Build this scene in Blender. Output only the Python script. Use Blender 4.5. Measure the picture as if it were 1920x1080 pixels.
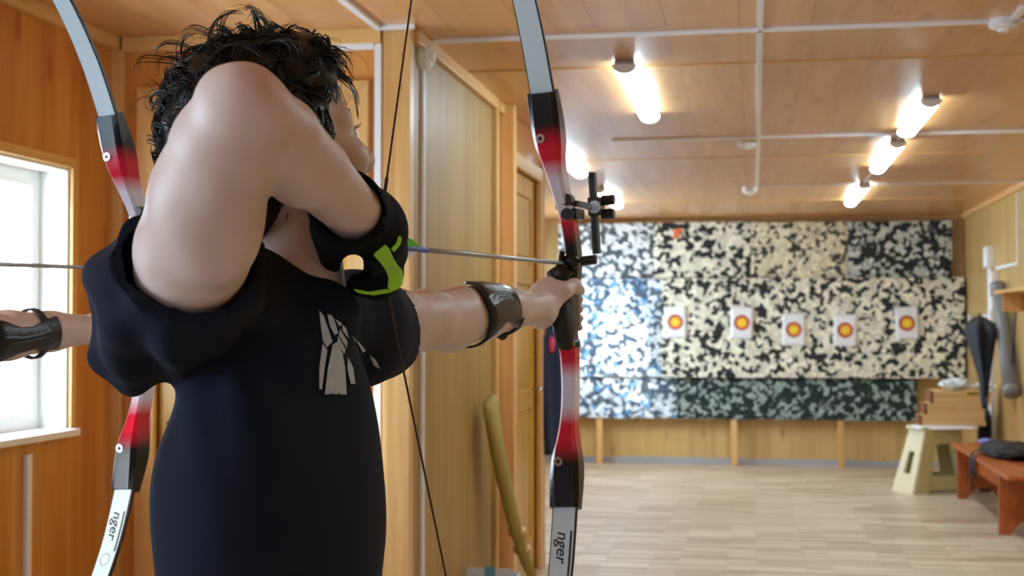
import bpy, bmesh, math, random
import numpy as np
from mathutils import Vector, Matrix, noise as mnoise
from mathutils.bvhtree import BVHTree

for o in list(bpy.data.objects):
    bpy.data.objects.remove(o)
scene = bpy.context.scene
C = scene.collection
random.seed(7)
rng = np.random.default_rng(7)

# ------------------------------------------------------------------ camera
FPX = 2600.0
EYE = 1.353
YAW = math.atan(455 / 2600)
PIT = math.atan(70 / 2600 * math.cos(YAW))
cam_data = bpy.data.cameras.new('camera')
cam = bpy.data.objects.new('camera', cam_data)
C.objects.link(cam)
cam_data.sensor_width = 36.0
cam_data.lens = FPX / 1920 * 36.0
cam_data.clip_start = 0.05
cam.location = (0, 0, EYE)
cam.rotation_euler = (math.pi / 2 + PIT, 0, YAW)
cam_data.dof.use_dof = True
cam_data.dof.focus_distance = 1.75
cam_data.dof.aperture_fstop = 9.0
scene.camera = cam

# ------------------------------------------------------------------ world, sun, exposure
scene.view_settings.view_transform = 'Standard'
scene.view_settings.look = 'None'
scene.view_settings.gamma = 1.0
scene.view_settings.use_curve_mapping = False
scene.view_settings.exposure = 0.57

world = bpy.data.worlds.new('overcast_sky')
scene.world = world
world.use_nodes = True
bgn = world.node_tree.nodes['Background']
bgn.inputs['Color'].default_value = (0.86, 0.93, 1.0, 1)
bgn.inputs['Strength'].default_value = 2.2

sun_d = bpy.data.lights.new('sun', 'SUN')
sun_d.energy = 2.6
sun_d.angle = 0.02
sun_d.color = (1.0, 0.93, 0.82)
sun = bpy.data.objects.new('sun', sun_d)
C.objects.link(sun)
sun.rotation_euler = Vector((1.0, 1.25, -0.36)).to_track_quat('-Z', 'Y').to_euler()


def window_light(name, y0, y1, z0, z1, power, x=-2.62):
    d = bpy.data.lights.new(name, 'AREA')
    d.shape = 'RECTANGLE'
    d.size = y1 - y0
    d.size_y = z1 - z0
    d.energy = power
    d.color = (0.58, 0.81, 1.0)
    o = bpy.data.objects.new(name, d)
    C.objects.link(o)
    o.location = (x, (y0 + y1) / 2, (z0 + z1) / 2)
    o.rotation_euler = (math.pi / 2, 0, -math.pi / 2)
    return o


WIN = [(3.15, 4.386, 0.98, 1.887), (0.0, 1.45, 0.9, 1.95), (11.6, 13.1, 0.98, 1.95)]
for i, (a, b, c_, d_) in enumerate(WIN):
    window_light('daylight_window', a, b, c_, d_, (42, 37, 85)[i])
FILL_WX = (-1.5, 0.3, 0.95, 2.0)      # unseen window behind the camera, added as frontal fill
fl = window_light('daylight_window', 0, FILL_WX[1] - FILL_WX[0], FILL_WX[2], FILL_WX[3], 17)  # frontal fill sent through the added window
fl.location = ((FILL_WX[0] + FILL_WX[1]) / 2, -2.82, (FILL_WX[2] + FILL_WX[3]) / 2)
fl.rotation_euler = (math.pi / 2, 0, 0)

# ------------------------------------------------------------------ pixel helper (scene planning units: 1920x1080)
fw = np.array([-math.sin(YAW) * math.cos(PIT), math.cos(YAW) * math.cos(PIT), math.sin(PIT)])
rt = np.array([math.cos(YAW), math.sin(YAW), 0.0])
upv = np.cross(rt, fw)
fh = np.array([-math.sin(YAW), math.cos(YAW), 0.0])
ZU = np.array([0, 0, 1.0])
CAM = np.array([0, 0, EYE])


def P(px, py, d):
    return CAM + (fw + rt * (px - 960) / FPX - upv * (py - 540) / FPX) * d


# ------------------------------------------------------------------ materials
def new_mat(name):
    m = bpy.data.materials.new(name)
    m.use_nodes = True
    nt = m.node_tree
    return m, nt, nt.nodes['Principled BSDF']


def srgb(r, g, b):
    f = lambda c: (c / 255 / 12.92) if c / 255 <= 0.04045 else ((c / 255 + 0.055) / 1.055) ** 2.4
    return (f(r), f(g), f(b), 1)


def plain(name, col, rough=0.5, metal=0.0, bump=0.0, bscale=80.0, var=0.06, spec=None, coat=0.0, sheen=0.0):
    m, nt, b = new_mat(name)
    N, L = nt.nodes, nt.links
    tc = N.new('ShaderNodeTexCoord')
    nz = N.new('ShaderNodeTexNoise')
    nz.inputs['Scale'].default_value = bscale
    nz.inputs['Detail'].default_value = 3
    L.new(tc.outputs['Object'], nz.inputs['Vector'])
    hsv = N.new('ShaderNodeHueSaturation')
    hsv.inputs['Color'].default_value = col
    mr = N.new('ShaderNodeMapRange')
    mr.inputs['To Min'].default_value = 1 - var
    mr.inputs['To Max'].default_value = 1 + var
    L.new(nz.outputs['Fac'], mr.inputs['Value'])
    L.new(mr.outputs['Result'], hsv.inputs['Value'])
    L.new(hsv.outputs['Color'], b.inputs['Base Color'])
    b.inputs['Roughness'].default_value = rough
    b.inputs['Metallic'].default_value = metal
    if coat:
        b.inputs['Coat Weight'].default_value = coat
    if sheen:
        b.inputs['Sheen Weight'].default_value = sheen
    if spec is not None:
        b.inputs['Specular IOR Level'].default_value = spec
    if bump:
        bp = N.new('ShaderNodeBump')
        bp.inputs['Strength'].default_value = bump
        bp.inputs['Distance'].default_value = 0.003
        L.new(nz.outputs['Fac'], bp.inputs['Height'])
        L.new(bp.outputs['Normal'], b.inputs['Normal'])
    return m


def wood(name, c_dark, c_mid, c_light, axis='Z', rough=0.38, knots=True, fine=1.0, coat=0.15):
    """honey pine print: streaks along `axis`, a few knots, a small shift from board to board"""
    m, nt, b = new_mat(name)
    N, L = nt.nodes, nt.links
    geo = N.new('ShaderNodeNewGeometry')
    oi = N.new('ShaderNodeObjectInfo')
    off = N.new('ShaderNodeVectorMath'); off.operation = 'SCALE'
    comb = N.new('ShaderNodeCombineXYZ')
    L.new(oi.outputs['Random'], comb.inputs[0]); L.new(oi.outputs['Random'], comb.inputs[1]); L.new(oi.outputs['Random'], comb.inputs[2])
    L.new(comb.outputs[0], off.inputs[0]); off.inputs['Scale'].default_value = 37.0
    add = N.new('ShaderNodeVectorMath'); add.operation = 'ADD'
    L.new(geo.outputs['Position'], add.inputs[0]); L.new(off.outputs[0], add.inputs[1])
    mp = N.new('ShaderNodeMapping')
    sc = {'Z': (14, 14, 0.9), 'Y': (14, 0.9, 14), 'X': (0.9, 14, 14)}[axis]
    mp.inputs['Scale'].default_value = [s * fine for s in sc]
    L.new(add.outputs[0], mp.inputs['Vector'])
    n1 = N.new('ShaderNodeTexNoise'); n1.inputs['Scale'].default_value = 1.0; n1.inputs['Detail'].default_value = 5; n1.inputs['Distortion'].default_value = 0.6
    L.new(mp.outputs[0], n1.inputs['Vector'])
    mp2 = N.new('ShaderNodeMapping')
    mp2.inputs['Scale'].default_value = [s * fine * 7 for s in sc]
    L.new(add.outputs[0], mp2.inputs['Vector'])
    n2 = N.new('ShaderNodeTexNoise'); n2.inputs['Scale'].default_value = 1.0; n2.inputs['Detail'].default_value = 2
    L.new(mp2.outputs[0], n2.inputs['Vector'])
    ramp = N.new('ShaderNodeValToRGB')
    e = ramp.color_ramp.elements
    e[0].position = 0.28; e[0].color = c_dark
    e[1].position = 0.72; e[1].color = c_light
    k = ramp.color_ramp.elements.new(0.5); k.color = c_mid
    mixv = N.new('ShaderNodeMath'); mixv.operation = 'MULTIPLY_ADD'
    L.new(n2.outputs['Fac'], mixv.inputs[0]); mixv.inputs[1].default_value = 0.22
    sub = N.new('ShaderNodeMath'); sub.operation = 'SUBTRACT'; sub.inputs[1].default_value = 0.11
    L.new(n1.outputs['Fac'], sub.inputs[0]); L.new(sub.outputs[0], mixv.inputs[2])
    L.new(mixv.outputs[0], ramp.inputs['Fac'])
    col = ramp.outputs['Color']
    if knots:
        mk = N.new('ShaderNodeMapping')
        sk = {'Z': (5.5, 5.5, 2.2), 'Y': (5.5, 2.2, 5.5), 'X': (2.2, 5.5, 5.5)}[axis]
        mk.inputs['Scale'].default_value = sk
        L.new(add.outputs[0], mk.inputs['Vector'])
        vo = N.new('ShaderNodeTexVoronoi'); vo.inputs['Scale'].default_value = 1.0
        L.new(mk.outputs[0], vo.inputs['Vector'])
        kr = N.new('ShaderNodeValToRGB')
        kr.color_ramp.elements[0].position = 0.06; kr.color_ramp.elements[0].color = (0.75, 0.75, 0.75, 1)
        kr.color_ramp.elements[1].position = 0.17; kr.color_ramp.elements[1].color = (0, 0, 0, 1)
        L.new(vo.outputs['Distance'], kr.inputs['Fac'])
        mx = N.new('ShaderNodeMix'); mx.data_type = 'RGBA'; mx.blend_type = 'MULTIPLY'
        mx.inputs['B'].default_value = (0.62, 0.42, 0.30, 1)
        L.new(kr.outputs['Color'], mx.inputs['Factor']); L.new(col, mx.inputs['A'])
        col = mx.outputs['Result']
    hs = N.new('ShaderNodeHueSaturation')
    mr = N.new('ShaderNodeMapRange'); mr.inputs['To Min'].default_value = 0.93; mr.inputs['To Max'].default_value = 1.07
    L.new(oi.outputs['Random'], mr.inputs['Value']); L.new(mr.outputs[0], hs.inputs['Value'])
    L.new(col, hs.inputs['Color'])
    L.new(hs.outputs['Color'], b.inputs['Base Color'])
    b.inputs['Roughness'].default_value = rough
    b.inputs['Coat Weight'].default_value = coat
    b.inputs['Coat Roughness'].default_value = 0.3
    bp = N.new('ShaderNodeBump'); bp.inputs['Strength'].default_value = 0.08; bp.inputs['Distance'].default_value = 0.001
    L.new(n2.outputs['Fac'], bp.inputs['Height']); L.new(bp.outputs['Normal'], b.inputs['Normal'])
    return m


M = {}
wd = (srgb(188, 116, 48), srgb(206, 136, 60), srgb(222, 156, 80))
M['wall_v'] = wood('pine_panel_vertical', *wd, axis='Z')
M['wall_pale'] = wood('pale_pine_panel_vertical', srgb(194, 158, 96), srgb(206, 170, 108), srgb(216, 182, 120), axis='Z')
M['wall_right'] = wood('beige_pine_right_wall', srgb(176, 140, 80), srgb(188, 152, 92), srgb(198, 164, 104), axis='Z')
M['wall_part'] = wood('yellow_pine_partition', srgb(146, 110, 44), srgb(160, 122, 52), srgb(172, 134, 62), axis='Z', rough=0.48, coat=0.04)
M['ceil'] = wood('pine_panel_ceiling', srgb(196, 136, 80), srgb(208, 150, 92), srgb(218, 164, 108), axis='Y', rough=0.33, coat=0.3)
M['trim_z'] = wood('pine_trim_upright', srgb(200, 148, 82), srgb(220, 170, 104), srgb(232, 188, 124), axis='Z', knots=False)
M['trim_y'] = wood('pine_trim_along', srgb(200, 148, 82), srgb(220, 170, 104), srgb(232, 188, 124), axis='Y', knots=False)
M['trim_x'] = wood('pine_trim_across', srgb(200, 148, 82), srgb(220, 170, 104), srgb(232, 188, 124), axis='X', knots=False)
M['door_w'] = wood('door_pine', srgb(184, 134, 52), srgb(202, 152, 66), srgb(214, 168, 82), axis='Z', rough=0.35)
M['door_h'] = wood('door_pine_rail', srgb(184, 134, 52), srgb(202, 152, 66), srgb(214, 168, 82), axis='X', rough=0.35)
M['bench'] = wood('orange_bench_board', srgb(166, 82, 32), srgb(182, 96, 40), srgb(196, 110, 50), axis='Y', rough=0.35, knots=False)
M['backing'] = plain('dark_joint_backing', srgb(104, 66, 34), 0.8)
M['white_plastic'] = plain('white_plastic', srgb(236, 234, 236), 0.35, var=0.02)
M['white_paint'] = plain('white_window_paint', srgb(238, 238, 236), 0.4, var=0.02)
M['grey_plastic'] = plain('grey_plastic', srgb(168, 170, 176), 0.4, var=0.03)
M['plaster'] = plain('white_plaster', srgb(232, 228, 220), 0.8, bump=0.2)
M['paper'] = plain('white_paper', srgb(236, 236, 240), 0.7, var=0.02)
M['black'] = plain('black_metal', srgb(18, 18, 20), 0.35, var=0.1)
M['black_matte'] = plain('black_rubber', srgb(20, 20, 22), 0.6, var=0.1)
M['steel'] = plain('bright_steel', srgb(205, 205, 208), 0.25, 1.0, var=0.04)
M['leather'] = plain('black_leather', srgb(16, 21, 28), 0.3, bump=0.25, bscale=300, var=0.15)
M['glove'] = plain('black_knit_glove', srgb(9, 9, 12), 0.9, bump=0.3, bscale=600, var=0.2, spec=0.15)
M['lime'] = plain('lime_green_fabric', srgb(158, 222, 44), 0.65, bump=0.5, bscale=160, var=0.14)
M['shirt'] = plain('black_cotton', srgb(17, 23, 39), 0.9, bump=0.25, bscale=500, var=0.18, spec=0.25)
M['print'] = plain('pale_grey_shirt_print', srgb(176, 186, 194), 0.75, bscale=90, var=0.14)
M['trousers'] = plain('dark_denim', srgb(34, 38, 52), 0.85, bump=0.3, bscale=500)
M['hair'] = plain('black_hair', srgb(17, 15, 15), 0.42, var=0.25, bscale=200)
M['eye'] = plain('eye_white', srgb(225, 222, 218), 0.15, var=0.02)
M['iris'] = plain('dark_brown_iris', srgb(48, 28, 16), 0.15)
M['lip'] = plain('lip_skin', srgb(176, 104, 94), 0.45)
M['string'] = plain('brown_bowstring', srgb(66, 48, 40), 0.7, bscale=900, var=0.4)
M['shaft'] = plain('grey_carbon_arrow', srgb(168, 164, 166), 0.3, 0.3, var=0.06)
M['vane_green'] = plain('green_vane', srgb(96, 226, 60), 0.5)
M['vane_white'] = plain('white_vane', srgb(228, 236, 238), 0.5)
M['nock_blue'] = plain('blue_nock', srgb(44, 84, 176), 0.35)
M['cream'] = plain('cream_plastic', srgb(222, 212, 178), 0.45, var=0.03)
M['khaki'] = plain('khaki_plastic', srgb(196, 178, 124), 0.45, var=0.03)
M['slot'] = plain('shaded_plastic_inside', srgb(120, 108, 80), 0.6)
M['boxwood'] = plain('pale_box_board', srgb(224, 188, 128), 0.6, bscale=14, var=0.06)
M['boxbrown'] = plain('brown_box_end', srgb(134, 82, 52), 0.7, bscale=60, var=0.3)
M['yellow'] = plain('yellow_print', srgb(206, 178, 44), 0.6)
M['grey_tube'] = plain('grey_tube', srgb(128, 128, 132), 0.45)
M['umbrella'] = plain('black_umbrella_cloth', srgb(26, 30, 40), 0.7, bump=0.4, bscale=40)
M['navy'] = plain('navy_cloth', srgb(32, 40, 72), 0.8, bump=0.4, bscale=60)
M['pink'] = plain('pink_patch', srgb(220, 70, 110), 0.6)
M['bag'] = plain('black_bag_cloth', srgb(24, 26, 34), 0.7, bump=0.5, bscale=60)
M['lilac'] = plain('lilac_lining', srgb(120, 128, 200), 0.6)
M['red_sign'] = plain('red_print', srgb(196, 44, 48), 0.5)
M['olive'] = plain('olive_straw', srgb(158, 134, 62), 0.8, bump=0.8, bscale=120, var=0.2)
M['carton'] = plain('white_blue_carton', srgb(206, 216, 230), 0.6, bscale=20, var=0.1)
M['cblue'] = plain('carton_blue', srgb(96, 150, 186), 0.6)
M['cviolet'] = plain('carton_violet', srgb(110, 92, 150), 0.6)
M['blackprint'] = plain('black_lettering', srgb(40, 40, 46), 0.5)
M['orange_tag'] = plain('orange_foil', srgb(235, 110, 60), 0.5)

# skin
def skin_mat():
    m, nt, b = new_mat('fair_skin')
    N, L = nt.nodes, nt.links
    tc = N.new('ShaderNodeTexCoord')
    nz = N.new('ShaderNodeTexNoise'); nz.inputs['Scale'].default_value = 9; nz.inputs['Detail'].default_value = 4
    L.new(tc.outputs['Object'], nz.inputs['Vector'])
    r = N.new('ShaderNodeValToRGB')
    r.color_ramp.elements[0].position = 0.3; r.color_ramp.elements[0].color = srgb(206, 180, 172)
    r.color_ramp.elements[1].position = 0.7; r.color_ramp.elements[1].color = srgb(218, 197, 190)
    L.new(nz.outputs['Fac'], r.inputs['Fac'])
    # reddened skin over the elbow point, as a coloured patch that travels with the arm
    at = N.new('ShaderNodeAttribute'); at.attribute_name = 'flush'
    mx = N.new('ShaderNodeMix'); mx.data_type = 'RGBA'
    mx.inputs['B'].default_value = srgb(192, 112, 96)
    L.new(at.outputs['Fac'], mx.inputs['Factor']); L.new(r.outputs['Color'], mx.inputs['A'])
    L.new(mx.outputs['Result'], b.inputs['Base Color'])
    b.inputs['Roughness'].default_value = 0.5
    b.inputs['Subsurface Weight'].default_value = 0.12
    b.inputs['Subsurface Radius'].default_value = (0.012, 0.005, 0.003)
    b.inputs['Subsurface Scale'].default_value = 0.6
    n2 = N.new('ShaderNodeTexNoise'); n2.inputs['Scale'].default_value = 260
    L.new(tc.outputs['Object'], n2.inputs['Vector'])
    bp = N.new('ShaderNodeBump'); bp.inputs['Strength'].default_value = 0.06; bp.inputs['Distance'].default_value = 0.002
    L.new(n2.outputs['Fac'], bp.inputs['Height']); L.new(bp.outputs['Normal'], b.inputs['Normal'])
    return m
M['skin'] = skin_mat()


def foam_mat(name, c_a, c_b, thr, scale=22, tint=None, tint_amt=0.0):
    """bonded shredded foam: two colours of flakes"""
    m, nt, b = new_mat(name)
    N, L = nt.nodes, nt.links
    geo = N.new('ShaderNodeNewGeometry')
    oi = N.new('ShaderNodeObjectInfo')
    nd = N.new('ShaderNodeTexNoise'); nd.inputs['Scale'].default_value = 14; nd.inputs['Detail'].default_value = 2
    L.new(geo.outputs['Position'], nd.inputs['Vector'])
    sc = N.new('ShaderNodeVectorMath'); sc.operation = 'SCALE'; sc.inputs['Scale'].default_value = 0.09
    L.new(nd.outputs['Color'], sc.inputs[0])
    ad = N.new('ShaderNodeVectorMath'); ad.operation = 'ADD'
    L.new(geo.outputs['Position'], ad.inputs[0]); L.new(sc.outputs[0], ad.inputs[1])
    vo = N.new('ShaderNodeTexVoronoi'); vo.inputs['Scale'].default_value = scale
    L.new(ad.outputs[0], vo.inputs['Vector'])
    sep = N.new('ShaderNodeSeparateColor'); L.new(vo.outputs['Color'], sep.inputs[0])
    big = N.new('ShaderNodeTexNoise'); big.inputs['Scale'].default_value = 2.4; big.inputs['Detail'].default_value = 2
    L.new(geo.outputs['Position'], big.inputs['Vector'])
    ma = N.new('ShaderNodeMath'); ma.operation = 'MULTIPLY_ADD'; ma.inputs[1].default_value = 0.55
    s2 = N.new('ShaderNodeMath'); s2.operation = 'SUBTRACT'; s2.inputs[1].default_value = 0.275
    L.new(sep.outputs[0], s2.inputs[0])
    L.new(big.outputs['Fac'], ma.inputs[0]); L.new(s2.outputs[0], ma.inputs[2])
    rp = N.new('ShaderNodeValToRGB')
    rp.color_ramp.elements[0].position = thr - 0.02; rp.color_ramp.elements[0].color = c_a
    rp.color_ramp.elements[1].position = thr + 0.02; rp.color_ramp.elements[1].color = c_b
    L.new(ma.outputs[0], rp.inputs['Fac'])
    hs = N.new('ShaderNodeHueSaturation')
    mr = N.new('ShaderNodeMapRange'); mr.inputs['To Min'].default_value = 0.72; mr.inputs['To Max'].default_value = 1.15
    L.new(sep.outputs[1], mr.inputs['Value']); L.new(mr.outputs[0], hs.inputs['Value']); L.new(rp.outputs['Color'], hs.inputs['Color'])
    col = hs.outputs['Color']
    if tint:
        rp2 = N.new('ShaderNodeValToRGB')
        rp2.color_ramp.elements[0].position = 1 - tint_amt - 0.02; rp2.color_ramp.elements[0].color = (0, 0, 0, 1)
        rp2.color_ramp.elements[1].position = 1 - tint_amt; rp2.color_ramp.elements[1].color = (1, 1, 1, 1)
        L.new(sep.outputs[2], rp2.inputs['Fac'])
        mx = N.new('ShaderNodeMix'); mx.data_type = 'RGBA'; mx.inputs['B'].default_value = tint
        L.new(rp2.outputs['Color'], mx.inputs['Factor']); L.new(col, mx.inputs['A'])
        col = mx.outputs['Result']
    L.new(col, b.inputs['Base Color'])
    b.inputs['Roughness'].default_value = 0.9
    bp = N.new('ShaderNodeBump'); bp.inputs['Strength'].default_value = 0.5; bp.inputs['Distance'].default_value = 0.006
    L.new(vo.outputs['Distance'], bp.inputs['Height']); L.new(bp.outputs['Normal'], b.inputs['Normal'])
    return m


BK = srgb(40, 44, 46); CR = srgb(238, 234, 214); WH = srgb(240, 244, 246)
M['foam_grey'] = foam_mat('foam_grey_white', srgb(84, 92, 96), WH, 0.52, 23)
M['foam_blue_cast'] = foam_mat('foam_white_daylight_cast', srgb(82, 96, 112), srgb(232, 242, 250), 0.47, 23, srgb(110, 160, 205), 0.09)  # blue cast of daylight from the left is mixed into this foam's colour
M['foam_mixed'] = foam_mat('foam_cream_black', BK, CR, 0.40, 23)
M['foam_cream'] = foam_mat('foam_cream_flecked', srgb(70, 70, 62), srgb(234, 226, 196), 0.26, 24)
M['foam_dark'] = foam_mat('foam_dark_flecked', srgb(38, 46, 48), srgb(206, 212, 206), 0.60, 23)
M['foam_dark2'] = foam_mat('foam_dark_teal', srgb(34, 48, 48), srgb(158, 172, 168), 0.66, 26)


def floor_mat():
    m, nt, b = new_mat('pale_laminate')
    N, L = nt.nodes, nt.links
    geo = N.new('ShaderNodeNewGeometry')
    br = N.new('ShaderNodeTexBrick')
    br.offset = 0.37
    br.inputs['Color1'].default_value = srgb(180, 156, 128); br.inputs['Color2'].default_value = srgb(226, 212, 190)
    br.inputs['Mortar'].default_value = srgb(176, 148, 120)
    br.inputs['Scale'].default_value = 1.0
    br.inputs['Mortar Size'].default_value = 0.0012
    br.inputs['Brick Width'].default_value = 0.43; br.inputs['Row Height'].default_value = 0.0643
    L.new(geo.outputs['Position'], br.inputs['Vector'])
    mp = N.new('ShaderNodeMapping'); mp.inputs['Scale'].default_value = (2.2, 40, 1)
    L.new(geo.outputs['Position'], mp.inputs['Vector'])
    nz = N.new('ShaderNodeTexNoise'); nz.inputs['Scale'].default_value = 1; nz.inputs['Detail'].default_value = 4
    L.new(mp.outputs[0], nz.inputs['Vector'])
    hs = N.new('ShaderNodeHueSaturation')
    mr = N.new('ShaderNodeMapRange'); mr.inputs['To Min'].default_value = 0.86; mr.inputs['To Max'].default_value = 1.12
    L.new(nz.outputs['Fac'], mr.inputs['Value']); L.new(mr.outputs[0], hs.inputs['Value']); L.new(br.outputs['Color'], hs.inputs['Color'])
    L.new(hs.outputs['Color'], b.inputs['Base Color'])
    b.inputs['Roughness'].default_value = 0.36
    return m
M['floor'] = floor_mat()


def glass_mat():
    m = bpy.data.materials.new('window_glass'); m.use_nodes = True
    nt = m.node_tree; N, L = nt.nodes, nt.links
    for n in list(N):
        N.remove(n)
    out = N.new('ShaderNodeOutputMaterial')
    tr = N.new('ShaderNodeBsdfTransparent'); gl = N.new('ShaderNodeBsdfGlossy'); gl.inputs['Roughness'].default_value = 0.02
    mx = N.new('ShaderNodeMixShader')
    mx.inputs[0].default_value = 0.08; L.new(tr.outputs[0], mx.inputs[1]); L.new(gl.outputs[0], mx.inputs[2])
    L.new(mx.outputs[0], out.inputs[0])
    return m
M['glass'] = glass_mat()


def emit(name, col, s):
    m = bpy.data.materials.new(name); m.use_nodes = True
    nt = m.node_tree; N, L = nt.nodes, nt.links
    b = N['Principled BSDF']
    b.inputs['Base Color'].default_value = (0.9, 0.9, 0.9, 1)
    b.inputs['Emission Color'].default_value = col
    b.inputs['Emission Strength'].default_value = s
    return m
M['led'] = emit('led_diffuser', (0.67, 0.89, 1.0, 1), 29.0)


def radial_mat(name):
    """printed target face: white sheet, dark red ring, orange ring, yellow middle"""
    m, nt, b = new_mat(name)
    N, L = nt.nodes, nt.links
    tc = N.new('ShaderNodeTexCoord')
    sp = N.new('ShaderNodeSeparateXYZ'); L.new(tc.outputs['Object'], sp.inputs[0])
    cb = N.new('ShaderNodeCombineXYZ'); L.new(sp.outputs[0], cb.inputs[0]); L.new(sp.outputs[2], cb.inputs[1])
    ln = N.new('ShaderNodeVectorMath'); ln.operation = 'LENGTH'; L.new(cb.outputs[0], ln.inputs[0])
    ml = N.new('ShaderNodeMath'); ml.operation = 'MULTIPLY'; ml.inputs[1].default_value = 5.0
    L.new(ln.outputs['Value'], ml.inputs[0])
    r = N.new('ShaderNodeValToRGB'); r.color_ramp.interpolation = 'CONSTANT'
    e = r.color_ramp.elements
    e[0].position = 0; e[0].color = srgb(246, 214, 62)
    e[1].position = 0.15; e[1].color = srgb(240, 186, 48)
    for p, c in ((0.225, srgb(224, 130, 60)), (0.27, srgb(196, 62, 60)), (0.34, srgb(120, 50, 66)), (0.37, srgb(238, 238, 242))):
        k = e.new(p); k.color = c
    L.new(ml.outputs[0], r.inputs['Fac']); L.new(r.outputs['Color'], b.inputs['Base Color'])
    b.inputs['Roughness'].default_value = 0.7
    return m
M['target'] = radial_mat('target_print')


def riser_mat():
    m, nt, b = new_mat('faded_riser_paint')
    N, L = nt.nodes, nt.links
    tc = N.new('ShaderNodeTexCoord')
    sp = N.new('ShaderNodeSeparateXYZ'); L.new(tc.outputs['Object'], sp.inputs[0])
    mr = N.new('ShaderNodeMapRange')
    mr.inputs['From Min'].default_value = -0.42; mr.inputs['From Max'].default_value = 0.30
    L.new(sp.outputs[2], mr.inputs['Value'])
    r = N.new('ShaderNodeValToRGB')
    e = r.color_ramp.elements
    f = lambda h: (h + 0.42) / 0.72
    bk, rd, wh = srgb(16, 14, 18), srgb(206, 20, 52), srgb(214, 206, 222)
    stops = [(-0.42, bk), (-0.325, bk), (-0.29, rd), (-0.265, rd), (-0.235, wh), (-0.19, wh), (-0.165, rd), (-0.145, rd), (-0.12, bk),
             (0.03, bk), (0.052, srgb(150, 22, 44)), (0.068, rd), (0.088, wh), (0.138, wh), (0.168, rd), (0.19, rd), (0.222, bk), (0.30, bk)]
    e[0].position = f(stops[0][0]); e[0].color = stops[0][1]
    e[1].position = f(stops[-1][0]); e[1].color = stops[-1][1]
    for h, c in stops[1:-1]:
        k = e.new(f(h)); k.color = c
    L.new(mr.outputs[0], r.inputs['Fac']); L.new(r.outputs['Color'], b.inputs['Base Color'])
    b.inputs['Roughness'].default_value = 0.32
    b.inputs['Specular IOR Level'].default_value = 0.35
    b.inputs['Coat Weight'].default_value = 0.08
    b.inputs['Coat Roughness'].default_value = 0.1
    return m
M['riser'] = riser_mat()
M['limb'] = plain('white_limb_glass', srgb(202, 222, 232), 0.22, var=0.015, bscale=30, coat=0.4)


# ------------------------------------------------------------------ object helpers
def link(name, me, mat=None, parent=None, loc=None):
    o = bpy.data.objects.new(name, me)
    C.objects.link(o)
    if mat is not None and me is not None and not me.materials:
        me.materials.append(mat)
    if parent is not None:
        o.parent = parent
    if loc is not None:
        o.location = loc
    return o


def tag(o, label=None, cat=None, group=None, kind=None):
    if label: o['label'] = label
    if cat: o['category'] = cat
    if group: o['group'] = group
    if kind: o['kind'] = kind
    return o


def empty(name, loc=(0, 0, 0), rz=0.0):
    o = bpy.data.objects.new(name, None)
    o.empty_display_size = 0.1
    C.objects.link(o)
    o.location = loc
    o.rotation_euler = (0, 0, rz)
    return o


def to_mesh(name, bm, smooth=False):
    me = bpy.data.meshes.new(name)
    bmesh.ops.recalc_face_normals(bm, faces=bm.faces)
    bm.to_mesh(me)
    bm.free()
    if smooth:
        for p in me.polygons:
            p.use_smooth = True
    return me


def bbox(bm, lo, hi, mat=None):
    lo, hi = Vector(lo), Vector(hi)
    vs = bmesh.ops.create_cube(bm, size=1.0)['verts']
    for v in vs:
        v.co = Vector((lo[i] + (v.co[i] + 0.5) * (hi[i] - lo[i]) for i in range(3)))
        if mat is not None:
            v.co = mat @ v.co
    return vs


def box_obj(name, lo, hi, mat, parent=None, bevel=0.0, origin=None):
    """a box mesh with its origin at its own centre (or `origin`)"""
    lo, hi = Vector(lo), Vector(hi)
    c = Vector(origin) if origin is not None else (lo + hi) / 2
    bm = bmesh.new()
    bbox(bm, lo - c, hi - c)
    if bevel:
        bmesh.ops.bevel(bm, geom=list(bm.edges), offset=bevel, segments=2, affect='EDGES', profile=0.7)
    o = link(name, to_mesh(name, bm), mat, parent)
    o.location = c
    return o


_unit = {}
def unit_box(mat):
    k = mat.name
    if k not in _unit:
        bm = bmesh.new()
        bmesh.ops.create_cube(bm, size=1.0)
        me = to_mesh('panel', bm)
        me.materials.append(mat)
        _unit[k] = me
    return _unit[k]


def ubox(name, lo, hi, mat, parent):
    o = link(name, unit_box(mat), None, parent)
    o.location = [(a + b) / 2 for a, b in zip(lo, hi)]
    o.scale = [abs(b - a) for a, b in zip(lo, hi)]
    return o


def tube(bm, pts, rad, seg=10, cap=True, ref=None):
    """swept tube; rad scalar or list; entries may be (ra, rb) ellipses"""
    pts = [Vector(p) for p in pts]
    n = len(pts)
    if not isinstance(rad, list):
        rad = [rad] * n
    rings = []
    prev = None
    for i, p in enumerate(pts):
        t = (pts[min(i + 1, n - 1)] - pts[max(i - 1, 0)]).normalized()
        if prev is None:
            r0 = Vector(ref) if ref is not None else (Vector((0, 0, 1)) if abs(t.z) < 0.9 else Vector((1, 0, 0)))
            a = (r0 - t * r0.dot(t)).normalized()
        else:
            a = (prev - t * prev.dot(t)).normalized()
        prev = a
        bb = t.cross(a)
        r = rad[i]
        ra, rb = (r, r) if not isinstance(r, (list, tuple)) else r
        rings.append([bm.verts.new(p + a * ra * math.cos(2 * math.pi * k / seg) + bb * rb * math.sin(2 * math.pi * k / seg)) for k in range(seg)])
    for i in range(n - 1):
        for k in range(seg):
            bm.faces.new((rings[i][k], rings[i][(k + 1) % seg], rings[i + 1][(k + 1) % seg], rings[i + 1][k]))
    if cap:
        bm.faces.new(rings[0][::-1])
        bm.faces.new(rings[-1])
    return rings


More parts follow.
